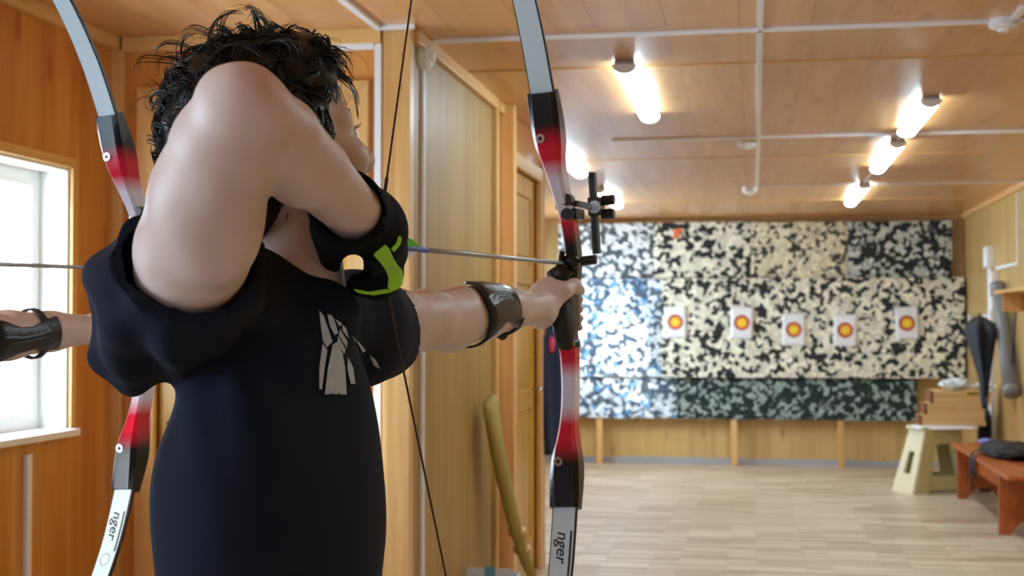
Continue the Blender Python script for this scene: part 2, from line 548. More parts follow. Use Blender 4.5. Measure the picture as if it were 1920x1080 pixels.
def tube_obj(name, pts, rad, mat, parent=None, seg=10, origin=None, smooth=True, ref=None):
    bm = bmesh.new()
    o0 = Vector(origin) if origin is not None else Vector((0, 0, 0))
    tube(bm, [Vector(p) - o0 for p in pts], rad, seg, ref=ref)
    o = link(name, to_mesh(name, bm, smooth), mat, parent)
    o.location = o0
    return o


def prism(bm, poly, mapf, t0, t1):
    """extrude a 2D polygon; mapf(u, v, t) -> point"""
    a = [bm.verts.new(mapf(u, v, t0)) for u, v in poly]
    b = [bm.verts.new(mapf(u, v, t1)) for u, v in poly]
    n = len(poly)
    bm.faces.new(a[::-1]); bm.faces.new(b)
    for i in range(n):
        bm.faces.new((a[i], a[(i + 1) % n], b[(i + 1) % n], b[i]))


# ================================================================== THE ROOM
XL, XR, YB, YF, H = -2.30, 1.95, 13.65, -2.5, 2.40
XP = -1.19            # partition wall
Y1, Y2, Y3 = 4.72, 6.30, 7.75


def struct(name, lo, hi, mat):
    o = box_obj(name, lo, hi, mat)
    tag(o, kind='structure')
    return o


def child_box(name, lo, hi, mat, parent):
    o = ubox(name, lo, hi, mat, parent)
    o.location = Vector(o.location) - parent.location
    return o


# floor with laminate planks
floor = struct('floor', (XL - 0.4, YF - 0.2, -0.12), (XR + 0.2, YB + 0.2, -0.008), M['backing'])
row = 0
y = YF
PW = 0.1929
while y < YB:
    x = XL - [0.0, 0.62, 0.3, 0.95, 0.5][row % 5]
    near = y > 6.4
    while x < XR:
        x0, x1 = max(x, XL), min(x + (1.29 if near else 4.3), XR)
        if x1 - x0 > 0.02:
            child_box('plank', (x0 + 0.0006, y + 0.0006, -0.008), (x1 - 0.0006, min(y + (PW if near else PW * 4), YB) - 0.0006, 0.0), M['floor'], floor)
        x += 1.29 if near else 4.3
    y += PW if near else PW * 4
    row += 1

# ceiling with boards
ceil = struct('ceiling', (XL - 0.4, YF - 0.2, H + 0.012), (XR + 0.2, YB + 0.2, H + 0.15), M['backing'])
seams = [YF, -0.65, 2.5, 5.6, 8.75, 11.83, YB]
BW = 0.25
for a, b in zip(seams[:-1], seams[1:]):
    x = XL
    while x < XR - 0.01:
        child_box('panel', (x + 0.0005, a + 0.003, H), (min(x + BW, XR) - 0.0005, b - 0.003, H + 0.012), M['ceil'], ceil)
        x += BW


def clad_x(parent, x_face, sgn, y0, y1, z0, z1, mat, holes=(), w=0.24):
    """vertical boards on a wall whose face is at x_face and looks along sgn*X"""
    y = y0
    while y < y1 - 0.01:
        e = min(y + w, y1)
        cuts = [(z0, z1)]
        segs = [(y, e, z0, z1)]
        for (ha, hb, hc, hd) in holes:
            new = []
            for (a, b, c, d) in segs:
                if b <= ha or a >= hb:
                    new.append((a, b, c, d)); continue
                if a < ha: new.append((a, ha, c, d))
                if b > hb: new.append((hb, b, c, d))
                aa, bb = max(a, ha), min(b, hb)
                if hc > c: new.append((aa, bb, c, hc))
                if hd < d: new.append((aa, bb, hd, d))
            segs = new
        for (a, b, c, d) in segs:
            if b - a > 0.005:
                child_box('panel', (x_face - sgn * 0.010, a + 0.0006, c), (x_face, b - 0.0006, d), mat, parent)
        y = e


def clad_y(parent, y_face, sgn, x0, x1, z0, z1, mat, holes=(), w=0.24):
    x = x0
    while x < x1 - 0.01:
        e = min(x + w, x1)
        segs = [(x, e, z0, z1)]
        for (ha, hb, hc, hd) in holes:
            new = []
            for (a, b, c, d) in segs:
                if b <= ha or a >= hb:
                    new.append((a, b, c, d)); continue
                if a < ha: new.append((a, ha, c, d))
                if b > hb: new.append((hb, b, c, d))
                aa, bb = max(a, ha), min(b, hb)
                if hc > c: new.append((aa, bb, c, hc))
                if hd < d: new.append((aa, bb, hd, d))
            segs = new
        for (a, b, c, d) in segs:
            if b - a > 0.005:
                child_box('panel', (a + 0.0006, y_face - sgn * 0.010, c), (b - 0.0006, y_face, d), mat, parent)
        x = e


# left wall: one backing mesh with window openings
def wall_with_holes(name, x0, x1, y0, y1, holes):
    bm = bmesh.new()
    ys = sorted(set([y0, y1] + [h[0] for h in holes] + [h[1] for h in holes]))
    for a, b in zip(ys[:-1], ys[1:]):
        hh = [h for h in holes if h[0] <= a + 1e-6 and h[1] >= b - 1e-6]
        if hh:
            h = hh[0]
            bbox(bm, (x0, a, 0), (x1, b, h[2])); bbox(bm, (x0, a, h[3]), (x1, b, H + 0.01))
        else:
            bbox(bm, (x0, a, 0), (x1, b, H + 0.01))
    o = link(name, to_mesh(name, bm), M['backing'])
    tag(o, kind='structure')
    return o


wl = wall_with_holes('wall_left', XL - 0.2, XL - 0.010, YF, YB, WIN)
clad_x(wl, XL, 1, YF, YB, 0, H, M['wall_v'], WIN)
wr = struct('wall_right', (XR + 0.010, YF, 0), (XR + 0.15, YB, H + 0.01), M['backing'])
clad_x(wr, XR, -1, YF, YB, 0, H, M['wall_right'])
wb = struct('wall_back', (XL - 0.2, YB + 0.010, 0), (XR + 0.15, YB + 0.15, H + 0.01), M['backing'])
clad_y(wb, YB, -1, XL, XR, 0, H, M['wall_pale'])
bm = bmesh.new()
for lo_, hi_ in (((XL - 0.2, 0), (FILL_WX[0], H + 0.01)), ((FILL_WX[1], 0), (XR + 0.15, H + 0.01)), ((FILL_WX[0], 0), (FILL_WX[1], FILL_WX[2])), ((FILL_WX[0], FILL_WX[3]), (FILL_WX[1], H + 0.01))):
    bbox(bm, (lo_[0], YF - 0.2, lo_[1]), (hi_[0], YF - 0.010, hi_[1]))
wf = tag(link('wall_front', to_mesh('wall_front', bm), M['backing']), kind='structure')
clad_y(wf, YF, 1, XL, XR, 0, H, M['wall_v'], [FILL_WX])

# recess wall facing the camera, with a panelled door
DX0, DX1, DZ = -2.13, -1.41, 2.14
wrec = struct('wall_recess', (XL, Y1 + 0.055, 0), (XP - 0.02, Y1 + 0.12, H), M['backing'])
clad_y(wrec, Y1, -1, XL, XP - 0.0, 0, H, M['wall_v'], [(DX0, DX1, 0, DZ)], w=0.2)
# partition wall facing right
wp = struct('wall_partition', (XP - 0.17, Y1 + 0.125, 0), (XP - 0.055, Y3, H), M['backing'])
clad_x(wp, XP, 1, Y1, Y1 + 0.155, 0, H, M['wall_part'], w=0.24)
clad_x(wp, XP, 1, Y1 + 0.155, Y2, 0, H, M['wall_part'], w=0.72)
DY0, DY1, DZ2 = 6.80, 7.64, 2.15
clad_x(wp, XP + 0.0, 1, Y2, Y3, 0, H, M['wall_v'], [(DY0, DY1, 0, DZ2)])


def door_leaf(name, parent_lab, axis, a0, a1, z1, face, out, mat, panels):
    """frame-and-panel door; axis 'x': spans X at y=face looking toward -Y; axis 'y': spans Y at x=face looking +X"""
    root = empty(name, (a0, face, 0) if axis == 'x' else (face, a0, 0))
    tag(root, kind='structure')
    def bx(nm, u0, u1, z0_, z1_, d0, d1, m):
        if axis == 'x':
            lo, hi = (u0, face - out * d1, z0_), (u1, face - out * d0, z1_)
        else:
            lo, hi = (face + out * d0, u0, z0_), (face + out * d1, u1, z1_)
        lo2 = [min(p, q) for p, q in zip(lo, hi)]; hi2 = [max(p, q) for p, q in zip(lo, hi)]
        o = box_obj(nm, lo2, hi2, m, None, 0.004)
        o.location = Vector(o.location) - root.location
        o.parent = root
        return o
    st = 0.10
    bx('stile', a0, a0 + st, 0.01, z1, -0.03, 0.0, mat)
    bx('stile', a1 - st, a1, 0.01, z1, -0.03, 0.0, mat)
    zs = [0.01] + [p for p in panels] + [z1]
    rails = [(0.01, 0.20)] + [(p - 0.05, p + 0.05) for p in panels] + [(z1 - 0.11, z1)]
    for (c, d) in rails:
        bx('rail', a0 + st, a1 - st, c, d, -0.03, 0.0, M['door_h'] if axis == 'x' else mat)
    for (r0, r1) in zip(rails[:-1], rails[1:]):
        bx('door_panel', a0 + st - 0.002, a1 - st + 0.002, r0[1] - 0.002, r1[0] + 0.002, -0.025, -0.014, mat)
        bx('door_panel', a0 + st + 0.05, a1 - st - 0.05, r0[1] + 0.05, r1[0] - 0.05, -0.016, -0.004, mat)
    return root


d1 = door_leaf('door_1', '', 'x', DX0, DX1, DZ, Y1 + 0.02, 1, M['door_w'], [0.95])
d2 = door_leaf('door_2', '', 'y', DY0, DY1, DZ2 - 0.0, XP - 0.02, 1, M['door_w'], [0.95, 1.62])
# handles
for dr, pos, dirv in ((d1, Vector((DX0 + 0.06, Y1 + 0.02, 1.0)), Vector((0, -1, 0))), (d2, Vector((XP - 0.02, DY1 - 0.06, 1.0)), Vector((1, 0, 0)))):
    lat = Vector((1, 0, 0)) if dirv.x == 0 else Vector((0, -1, 0))
    h = tube_obj('handle', [pos, pos + dirv * 0.05, pos + dirv * 0.055 + lat * 0.03, pos + dirv * 0.055 + lat * 0.12], 0.009, M['steel'])
    h.parent = dr
    h.location = -dr.location

tn = [0]
def trim(lo, hi, mat, bevel=0.004):
    tn[0] += 1
    o = box_obj('trim_%d' % tn[0], lo, hi, mat, None, bevel)
    tag(o, kind='structure')
    return o


# mitred casing of the recess door
def casing_x(x0, x1, z1, yf, w, t):
    """three mitred boards around a door on a wall that looks toward -Y"""
    polys = [[(x0 - w, 0), (x0, 0), (x0, z1), (x0 - w, z1 + w)], [(x0 - w, z1 + w), (x0, z1), (x1, z1), (x1 + w, z1 + w)], [(x1, 0), (x1 + w, 0), (x1 + w, z1 + w), (x1, z1)]]
    for i, pl in enumerate(polys):
        tn[0] += 1
        bm = bmesh.new()
        prism(bm, pl, lambda u, v, q: (u, yf - q, v), 0, t)
        bmesh.ops.bevel(bm, geom=list(bm.edges), offset=0.003, segments=1, affect='EDGES')
        o = link('trim_%d' % tn[0], to_mesh('trim', bm), M['trim_x'] if i == 1 else M['trim_z'])
        tag(o, kind='structure')


casing_x(DX0, DX1, DZ, Y1, 0.075, 0.022)
# casing of the partition door
for (a, b) in ((DY0 - 0.07, DY0), (DY1, DY1 + 0.07)):
    trim((XP, a, 0), (XP + 0.02, b, DZ2 + 0.07), M['trim_z'])
trim((XP, DY0, DZ2), (XP + 0.02, DY1, DZ2 + 0.07), M['trim_y'])
# pilaster where the partition juts out, corner posts
trim((XP - 0.09, Y1 - 0.03, 0), (XP - 0.035, Y1, H), M['trim_z'])
trim((XP - 0.035, Y1 - 0.045, 0), (XP + 0.012, Y1 + 0.012, H), M['trim_z'])
trim((XP, Y2 - 0.02, 0), (XP + 0.022, Y2 + 0.03, H), M['trim_z'])
trim((XP, 6.46, 0), (XP + 0.07, 6.53, H), M['trim_z'])
trim((XP - 0.13, Y3, 0), (XP + 0.02, Y3 + 0.02, H), M['trim_z'])
trim((XL, Y1 - 0.03, 0), (XL + 0.045, Y1, H), M['trim_z'])
trim((XR - 0.035, YB - 0.035, 0), (XR, YB, H), M['trim_z'])
# crown mouldings
trim((XL, YF, H - 0.05), (XL + 0.03, Y1 - 0.03, H), M['trim_y'])
trim((XL + 0.03, Y1 - 0.03, H - 0.055), (XP - 0.1, Y1, H), M['trim_x'])
trim((XP, Y1 + 0.02, H - 0.05), (XP + 0.028, Y2 - 0.02, H), M['trim_y'])
trim((XP, Y2 + 0.03, H - 0.05), (XP + 0.028, 6.46, H), M['trim_y'])
trim((XR - 0.03, YF, H - 0.05), (XR, YB, H), M['trim_y'])
trim((XL, YB - 0.03, H - 0.05), (XR - 0.035, YB, H), M['trim_x'])
# thin battens over the ceiling seams
for s in seams[1:-1]:
    trim((XL + 0.03, s - 0.012, H - 0.004), (XR - 0.03, s + 0.012, H + 0.001), M['trim_x'], 0.0015)
# baseboards
def base(name, lo, hi, mat):
    tag(box_obj(name, lo, hi, mat, None, 0.004), kind='structure')
base('baseboard_back', (XL, YB - 0.015, 0), (XR - 0.035, YB, 0.06), M['grey_plastic'])
base('baseboard_right', (XR - 0.015, YF, 0), (XR, YB - 0.04, 0.06), M['grey_plastic'])
base('baseboard_left', (XL, YF, 0), (XL + 0.015, Y1 - 0.03, 0.06), M['trim_y'])
base('baseboard_partition', (XP, Y1 + 0.02, 0), (XP + 0.015, Y2 - 0.02, 0.06), M['trim_y'])


# windows
def window(n, y0, y1, z0, z1):
    root = empty('window_%d' % n, (XL - 0.12, (y0 + y1) / 2, z0))
    tag(root, kind='structure')
    def bx(nm, lo, hi, m, bv=0.004):
        o = box_obj(nm, lo, hi, m, None, bv)
        o.location = Vector(o.location) - root.location
        o.parent = root
        return o
    t = 0.012
    # reveal lining
    bx('reveal', (XL - 0.2, y0, z1 - t), (XL, y1, z1), M['plaster'])
    bx('reveal', (XL - 0.2, y0, z0), (XL, y0 + t, z1 - t), M['plaster'])
    bx('reveal', (XL - 0.2, y1 - t, z0), (XL, y1, z1 - t), M['plaster'])
    bx('window_sill', (XL - 0.2, y0, z0 - 0.001), (XL + 0.05, y1, z0 + 0.022), M['white_plastic'])
    x0, x1 = XL - 0.15, XL - 0.10
    a, b, c, d = y0 + t, y1 - t, z0 + 0.022, z1 - t
    w = 0.055
    ym = (a + b) / 2
    bx('window_frame', (x0, a, c), (x1, a + w, d), M['white_paint']); bx('window_frame', (x0, b - w, c), (x1, b, d), M['white_paint'])
    bx('window_frame', (x0, a + w, c), (x1, b - w, c + w), M['white_paint']); bx('window_frame', (x0, a + w, d - w), (x1, b - w, d), M['white_paint'])
    bx('mullion', (x0, ym - 0.035, c + w), (x1, ym + 0.035, d - w), M['white_paint'])
    bx('pane', (x0 + 0.02, a + w, c + w), (x0 + 0.026, ym - 0.035, d - w), M['glass'], 0)
    bx('pane', (x0 + 0.02, ym + 0.035, c + w), (x0 + 0.026, b - w, d - w), M['glass'], 0)
    # wooden casing on the wall
    cw = 0.035
    bx('casing', (XL, y0 - cw, z1), (XL + 0.014, y1 + cw, z1 + cw), M['trim_y'])
    bx('casing', (XL, y1, z0), (XL + 0.014, y1 + cw, z1), M['trim_z'])
    bx('casing', (XL, y0 - cw, z0), (XL + 0.014, y0, z1), M['trim_z'])
    return root


for i, w in enumerate(WIN):
    window(i + 1, *w)
fill_win = window(len(WIN) + 1, 0.0, FILL_WX[1] - FILL_WX[0], FILL_WX[2], FILL_WX[3])  # frame and panes of the added, unseen fill window
fill_win.location = ((FILL_WX[0] + FILL_WX[1]) / 2, YF - 0.12, FILL_WX[2])
fill_win.rotation_euler = (0, 0, math.pi / 2)


# ------------------------------------------------------------------ ceiling lamps
def led(x, y0, y1, label):
    root = empty('ceiling_light', (x, (y0 + y1) / 2, H))
    tag(root, label, 'ceiling light', 'long LED ceiling lights')
    hl = (y1 - y0) / 2
    bm = bmesh.new(); bbox(bm, (-0.04, -hl, -0.022), (0.04, hl, 0))
    bmesh.ops.bevel(bm, geom=list(bm.edges), offset=0.004, segments=1, affect='EDGES')
    link('base', to_mesh('base', bm), M['grey_plastic'], root)
    prof = [(0.047 * math.cos(t), -0.02 - 0.030 * math.sin(t)) for t in np.linspace(0, math.pi, 11)]
    bm = bmesh.new(); prism(bm, prof, lambda u, v, q: (u, q, v), -hl + 0.03, hl - 0.03)
    link('diffuser', to_mesh('diffuser', bm), M['led'], root)
    prof2 = [(0.049 * math.cos(t), -0.018 - 0.034 * math.sin(t)) for t in np.linspace(0, math.pi, 11)]
    for q0, q1 in ((-hl - 0.01, -hl + 0.03), (hl - 0.03, hl + 0.01)):
        bm = bmesh.new(); prism(bm, prof2, lambda u, v, q: (u, q, v), q0, q1)
        link('end_cap', to_mesh('end_cap', bm), M['white_plastic'], root)


led(-0.505, 5.45, 6.85, 'lit LED ceiling light alone left of centre, nearest the upright bow limb')
led(0.80, 2.45, 3.75, 'added LED fill light above the camera side, out of view')  # extra lamp out of view, added to fill the archers with light
led(0.80, 6.55, 7.62, 'lit LED ceiling light on the right, nearest of its three in view')
led(0.80, 8.05, 9.40, 'lit LED ceiling light on the right, middle of its row of three')
led(0.80, 10.46, 12.0, 'lit LED ceiling light on the right, farthest of its row')
led(-1.16, 8.10, 9.36, 'lit LED ceiling light partly behind the bow, nearer of the left pair')
led(-1.16, 10.46, 11.9, 'lit LED ceiling light beside the bow sight, farther of the left pair')


# ------------------------------------------------------------------ white cable conduit
def conduit(label, lo, hi, name='cable_conduit'):
    o = box_obj(name, lo, hi, M['white_plastic'], None, 0.003)
    tag(o, label, 'conduit', 'white cable conduits')
    return o


cw = 0.011
conduit('white conduit along the ceiling, lengthwise through the middle of the room', (0.012, 2.6, H - 0.014), (0.034, 10.52, H))
conduit('white conduit across the ceiling nearest to the camera, ending at the round box', (XP + 0.03, 4.93, H - 0.014), (0.82, 4.955, H))
conduit('short white conduit from the round ceiling box to the right wall', (0.86, 4.93, H - 0.014), (XR - 0.03, 4.955, H))
conduit('white conduit across the ceiling just before the middle right lamp', (XP + 0.4, 7.78, H - 0.014), (XR - 0.03, 7.80, H))
conduit('white conduit across the ceiling farthest from the camera', (0.03, 10.53, H - 0.014), (XR - 0.03, 10.55, H))
conduit('white conduit slanting to the round box in the top right corner', (0.84, 4.98, H - 0.03), (0.862, 7.0, H - 0.014)) if False else None
conduit('thin conduit joining the nearest and middle lamps of the right row', (0.793, 7.64, H - 0.012), (0.807, 8.03, H))
conduit('thin conduit joining the middle and farthest lamps of the right row', (0.793, 9.42, H - 0.012), (0.807, 10.44, H))
conduit('thin conduit joining the two lamps of the left pair', (-1.167, 9.38, H - 0.012), (-1.153, 10.44, H))
conduit('stub of conduit behind the lone left lamp', (-0.512, 6.87, H - 0.012), (-0.498, 7.15, H))
conduit('white ceiling conduit running back beside the recess, above the head', (-1.305, 2.2, H - 0.015), (-1.28, Y1 - 0.03, H))
conduit('upright white conduit on the recess wall behind the face', (-1.315, Y1 - 0.016, 0.1), (-1.29, Y1, H - 0.056))
conduit('level white conduit on the recess wall above the door', (-2.0, Y1 - 0.016, 2.325), (-1.318, Y1, 2.348))
conduit('upright white conduit on the partition below the round junction box', (XP, 4.872, 0.05), (XP + 0.014, 4.894, 2.28))
conduit('white conduit under the ceiling at the top of the partition corner', (XP - 0.09, Y1 - 0.062, H - 0.018), (XP + 0.03, Y1 - 0.046, H))
conduit('white conduit below the window on the left wall', (XL, 4.10, 0.05), (XL + 0.016, 4.13, 0.94))
conduit('upright white conduit from the ceiling down the right wall', (XR - 0.016, 10.84, 1.80), (XR, 10.865, H - 0.052))
conduit('short level conduit on the right wall beside the hanging umbrella', (XR - 0.016, 10.868, 1.80), (XR, 11.80, 1.825))


def round_box(name, c, nrm, r, t, label, cat):
    n = Vector(nrm)
    bm = bmesh.new()
    tube(bm, [Vector((0, 0, 0)), n * t * 0.7, n * t], [r, r, r * 0.72], 24, ref=(0, 1, 0) if abs(n.y) < 0.5 else (1, 0, 0))
    tube(bm, [n * t * 0.99, n * t * 1.25], [r * 0.45, r * 0.4], 20, ref=(0, 1, 0) if abs(n.y) < 0.5 else (1, 0, 0))
    o = link(name, to_mesh(name, bm, False), M['white_plastic'])
    o.location = c
    tag(o, label, cat)


round_box('junction_box', (0.845, 4.945, H), (0, 0, -1), 0.05, 0.035, 'round white ceiling box in the top right corner', 'junction box')
round_box('smoke_detector', (-0.042, 8.02, H), (0, 0, -1), 0.05, 0.035, 'round white smoke detector on the ceiling beside the lengthwise conduit, nearer one', 'detector')
round_box('smoke_detector', (-0.035, 10.72, H), (0, 0, -1), 0.055, 0.045, 'round white smoke detector on the ceiling at the end of the lengthwise conduit', 'detector')
round_box('junction_box', (XP, 4.885, 2.325), (1, 0, 0), 0.05, 0.04, 'round white junction box high on the partition', 'junction box')
conduit('white conduit slanting off the round ceiling box at the top right', (0.86, 4.72, H - 0.014), (0.885, 4.9, H))

# small red and white notice above the recess door
sg = empty('wall_notice', (-1.99, Y1 - 0.004, 2.30))
tag(sg, 'small red notice above the recess door, half hidden by curly hair', 'sign')
o = box_obj('notice_plate', (-0.075, -0.003, -0.05), (0.075, 0.003, 0.05), M['paper'], sg)
o = box_obj('red_field', (-0.07, -0.0045, -0.045), (0.07, -0.0032, 0.045), M['red_sign'], sg)
for k, (u0, u1, v0, v1) in enumerate(((-0.055, -0.045, -0.03, 0.035), (-0.03, -0.02, -0.03, 0.02), (0.0, 0.05, 0.01, 0.022))):
    box_obj('white_stripe', (u0, -0.0058, v0), (u1, -0.0046, v1), M['paper'], sg)

# ================================================================== TARGET END
def foam(lo, hi, mat, label):
    lo, hi = Vector(lo), Vector(hi)
    c = Vector(((lo.x + hi.x) / 2, (lo.y + hi.y) / 2, lo.z))
    bm = bmesh.new()
    nx = max(2, int((hi.x - lo.x) / 0.06)); nz = max(2, int((hi.z - lo.z) / 0.06))
    grid = {}
    for s, yy in ((0, lo.y), (1, hi.y)):
        for i in range(nx + 1):
            for j in range(nz + 1):
                p = Vector((lo.x + (hi.x - lo.x) * i / nx, yy, lo.z + (hi.z - lo.z) * j / nz))
                e = i in (0, nx) or j in (0, nz)
                q = p.copy()
                if s == 0:
                    q.y += 0.008 * mnoise.noise(p * 5) - (0 if not e else -0.006)
                if e:
                    q.x += 0.006 * mnoise.noise(p * 6 + Vector((5, 0, 0)))
                    q.z += 0.006 * mnoise.noise(p * 6 + Vector((0, 9, 0)))
                grid[s, i, j] = bm.verts.new(q - c)
    for s in (0, 1):
        for i in range(nx):
            for j in range(nz):
                bm.faces.new((grid[s, i, j], grid[s, i + 1, j], grid[s, i + 1, j + 1], grid[s, i, j + 1]))
    for i in range(nx):
        bm.faces.new((grid[0, i, 0], grid[0, i + 1, 0], grid[1, i + 1, 0], grid[1, i, 0]))
        bm.faces.new((grid[0, i, nz], grid[0, i + 1, nz], grid[1, i + 1, nz], grid[1, i, nz]))
    for j in range(nz):
        bm.faces.new((grid[0, 0, j], grid[0, 0, j + 1], grid[1, 0, j + 1], grid[1, 0, j]))
        bm.faces.new((grid[0, nx, j], grid[0, nx, j + 1], grid[1, nx, j + 1], grid[1, nx, j]))
    o = link('foam_target_panel', to_mesh('foam_target_panel', bm), mat)
    o.location = c
    tag(o, label, 'foam panel', 'bonded foam target panels')
    return o


ya, yb2, yc = 13.44, 13.50, 13.632
us = [-1.90, -0.967, -0.032, 0.877, 1.826]
foam((us[0], yb2, 1.80), (us[1] - 0.004, yc, 2.345), M['foam_grey'], 'grey and white bonded foam panel, upper row, beside the bow sight')
foam((us[1], yb2, 1.80), (us[2] - 0.004, yc, 2.345), M['foam_mixed'], 'cream and black foam panel, upper row, with an orange scrap on it')
foam((us[2], yb2, 1.80), (us[3] - 0.004, yc, 2.335), M['foam_cream'], 'pale cream lightly flecked foam panel, upper row, third from the bow')
foam((us[3], yb2, 1.80), (us[4], yc, 2.33), M['foam_dark'], 'dark foam panel with pale flakes, upper right')
ms = [-1.90, -0.892, 0.0, 0.945, 1.925]
foam((ms[0], ya, 0.85), (ms[1] - 0.003, yc, 1.797), M['foam_blue_cast'], 'grey and white foam panel with blue daylight painted in, lower row, beside the bow hand')
foam((ms[1], ya, 0.85), (ms[2] - 0.003, yc, 1.797), M['foam_mixed'], 'cream and black foam panel behind the two leftmost targets')
foam((ms[2], ya, 0.85), (ms[3] - 0.003, yc, 1.797), M['foam_mixed'], 'cream and black foam panel behind the middle and fourth targets')
foam((ms[3], ya, 0.85), (ms[4], yc, 1.797), M['foam_mixed'], 'cream and black foam panel behind the rightmost target')
bs = [-1.90, -0.75, 0.4, 1.499]
foam((bs[0], yb2, 0.447), (bs[1] - 0.003, yc, 0.838), M['foam_blue_cast'], 'foam panel with blue daylight painted in, lowest row, leftmost')
foam((bs[1], yb2, 0.447), (bs[2] - 0.003, yc, 0.838), M['foam_dark2'], 'dark teal foam panel in the lowest row, middle one')
foam((bs[2], yb2, 0.447), (bs[3], yc, 0.838), M['foam_dark2'], 'dark teal foam panel in the lowest row, beside the stacked boxes')
# posts that carry the panels
for i, x in enumerate((-1.5, -0.2, 0.8)):
    o = box_obj('panel_post', (x - 0.03, 13.52, 0), (x + 0.03, 13.58, 0.446), M['trim_z'], None, 0.004, origin=(x, 13.55, 0))
    tag(o, ('wooden post under the leftmost lowest foam panel', 'wooden post under the middle lowest foam panel', 'wooden post under the lowest foam panel near the stool')[i], 'post', 'posts under the foam')


def paper_sheet(name, w, h, mat, seed):
    bm = bmesh.new()
    n, k = 8, 10
    vs = {}
    for i in range(n + 1):
        for j in range(k + 1):
            x, z = (i / n - 0.5) * w, (j / k - 0.5) * h
            yy = -0.004 * abs(mnoise.noise(Vector((x * 7 + seed, z * 7, seed)))) - 0.02 * max(0, abs(j / k - 0.5) - 0.42) * (1 + math.sin(seed * 3 + i))
            for s in (0, 1):
                vs[i, j, s] = bm.verts.new((x, yy - 0.001 + 0.0008 * s, z))
    for i in range(n):
        for j in range(k):
            for s in (0, 1):
                bm.faces.new((vs[i, j, s], vs[i + 1, j, s], vs[i + 1, j + 1, s], vs[i, j + 1, s]))
    for i in range(n):
        for j in (0, k):
            bm.faces.new((vs[i, j, 0], vs[i + 1, j, 0], vs[i + 1, j, 1], vs[i, j, 1]))
    for j in range(k):
        for i in (0, n):
            bm.faces.new((vs[i, j, 0], vs[i, j + 1, 0], vs[i, j + 1, 1], vs[i, j, 1]))
    return link(name, to_mesh(name, bm, True), mat)


tl = ('leftmost paper target with yellow middle, nearest the bow hand', 'second paper target from the left, upright and level', 'third paper target, in the middle of the five, hung lower',
      'fourth paper target from the left, hung lower', 'rightmost paper target on the foam wall')
for i, (x, z, r) in enumerate(((-0.753, 1.379, -0.02), (-0.122, 1.373, 0.03), (0.365, 1.307, 0.0), (0.841, 1.302, 0.03), (1.404, 1.368, -0.05))):
    o = paper_sheet('paper_target', 0.215, 0.305, M['target'], i + 1)
    o.location = (x, ya - 0.010, z)
    o.rotation_euler = (0, r, 0)
    tag(o, tl[i], 'target', 'paper targets')
    for sx in (-1, 1):
        bm = bmesh.new(); tube(bm, [(sx * 0.095, -0.001, 0.14), (sx * 0.095, -0.012, 0.14)], [0.0025, 0.006], 8)
        link('pin', to_mesh('pin', bm), M['steel'], o)

o = paper_sheet('wall_notice_sheet', 0.11, 0.26, M['paper'], 9)
o.rotation_euler = (0, 0, math.pi / 2 * -1)
o.location = (XR - 0.006, 13.30, 1.32)
tag(o, 'narrow white sheet pinned to the right wall beside the foam', 'paper')

# orange scrap on the upper foam
bm = bmesh.new()
prism(bm, [(-0.03, -0.05), (0.02, -0.045), (0.03, 0.0), (0.06, 0.02), (0.02, 0.06), (-0.01, 0.03), (-0.04, 0.05), (-0.02, 0.0)], lambda u, v, q: (u, q, v), -0.006, 0)
o = link('orange_scrap', to_mesh('orange_scrap', bm), M['orange_tag'])
o.location = (-0.745, yb2 - 0.006, 2.235)
tag(o, 'small orange scrap stuck on the upper foam', 'scrap')

# ------------------------------------------------------------------ folding stool, boxes, bench
st = empty('folding_stool', (1.44, 11.72, 0), math.radians(22))
tag(st, 'cream and khaki plastic folding step stool by the foam wall', 'stool')
SX, SZ = 0.24, 0.50


def slab_with_hole(poly, hole, mapf, t0, t1):
    """prism with one polygonal hole (same point count ring bridging)"""
    bm = bmesh.new()
    n = len(poly)
    rings = {}
    for nm, pl in (('o', poly), ('h', hole)):
        for t in (t0, t1):
            rings[nm, t] = [bm.verts.new(mapf(u, v, t)) for u, v in pl]
    for i in range(n):
        j = (i + 1) % n
        for t in (t0, t1):
            bm.faces.new((rings['o', t][i], rings['o', t][j], rings['h', t][j], rings['h', t][i]))
        for nm in 'oh':
            bm.faces.new((rings[nm, t0][i], rings[nm, t0][j], rings[nm, t1][j], rings[nm, t1][i]))
    return bm


# end panels (leaning legs) with a hand slot
for sgn in (-1, 1):
    def mp(u, v, t, sgn=sgn):
        return (sgn * (0.285 - 0.135 * v / SZ) + sgn * t, u, v)
    bm = slab_with_hole([(-0.17, 0), (0.17, 0), (0.125, SZ), (-0.125, SZ)], [(-0.055, 0.15), (0.055, 0.15), (0.045, 0.33), (-0.045, 0.33)], mp, -0.012, 0.012)
    link('leg_panel', to_mesh('leg_panel', bm), M['cream'], st)
# front and back panels: arch with two crossbars
for sgn in (-1, 1):
    def mf(u, v, t, sgn=sgn):
        return (u, sgn * (0.165 - 0.045 * v / SZ) + sgn * t, v)
    for (pl, nm) in (([(-0.27, 0.0), (-0.15, 0.0), (-0.08, 0.34), (-0.08, SZ), (-0.15, SZ)], 'side_rail'), ([(0.27, 0.0), (0.15, 0.0), (0.08, 0.34), (0.08, SZ), (0.15, SZ)], 'side_rail'),
                     ([(-0.152, 0.035), (0.152, 0.035), (0.130, 0.145), (-0.130, 0.145)], 'crossbar'),
                     ([(-0.079, 0.36), (-0.05, 0.395), (0.05, 0.395), (0.079, 0.36), (0.079, SZ), (-0.079, SZ)], 'apron')):
        bm = bmesh.new(); prism(bm, pl, mf, -0.008, 0.008)
        link(nm, to_mesh(nm, bm), M['khaki'], st)
bm = bmesh.new(); bbox(bm, (-0.19, -0.14, SZ), (0.19, 0.14, SZ + 0.035))
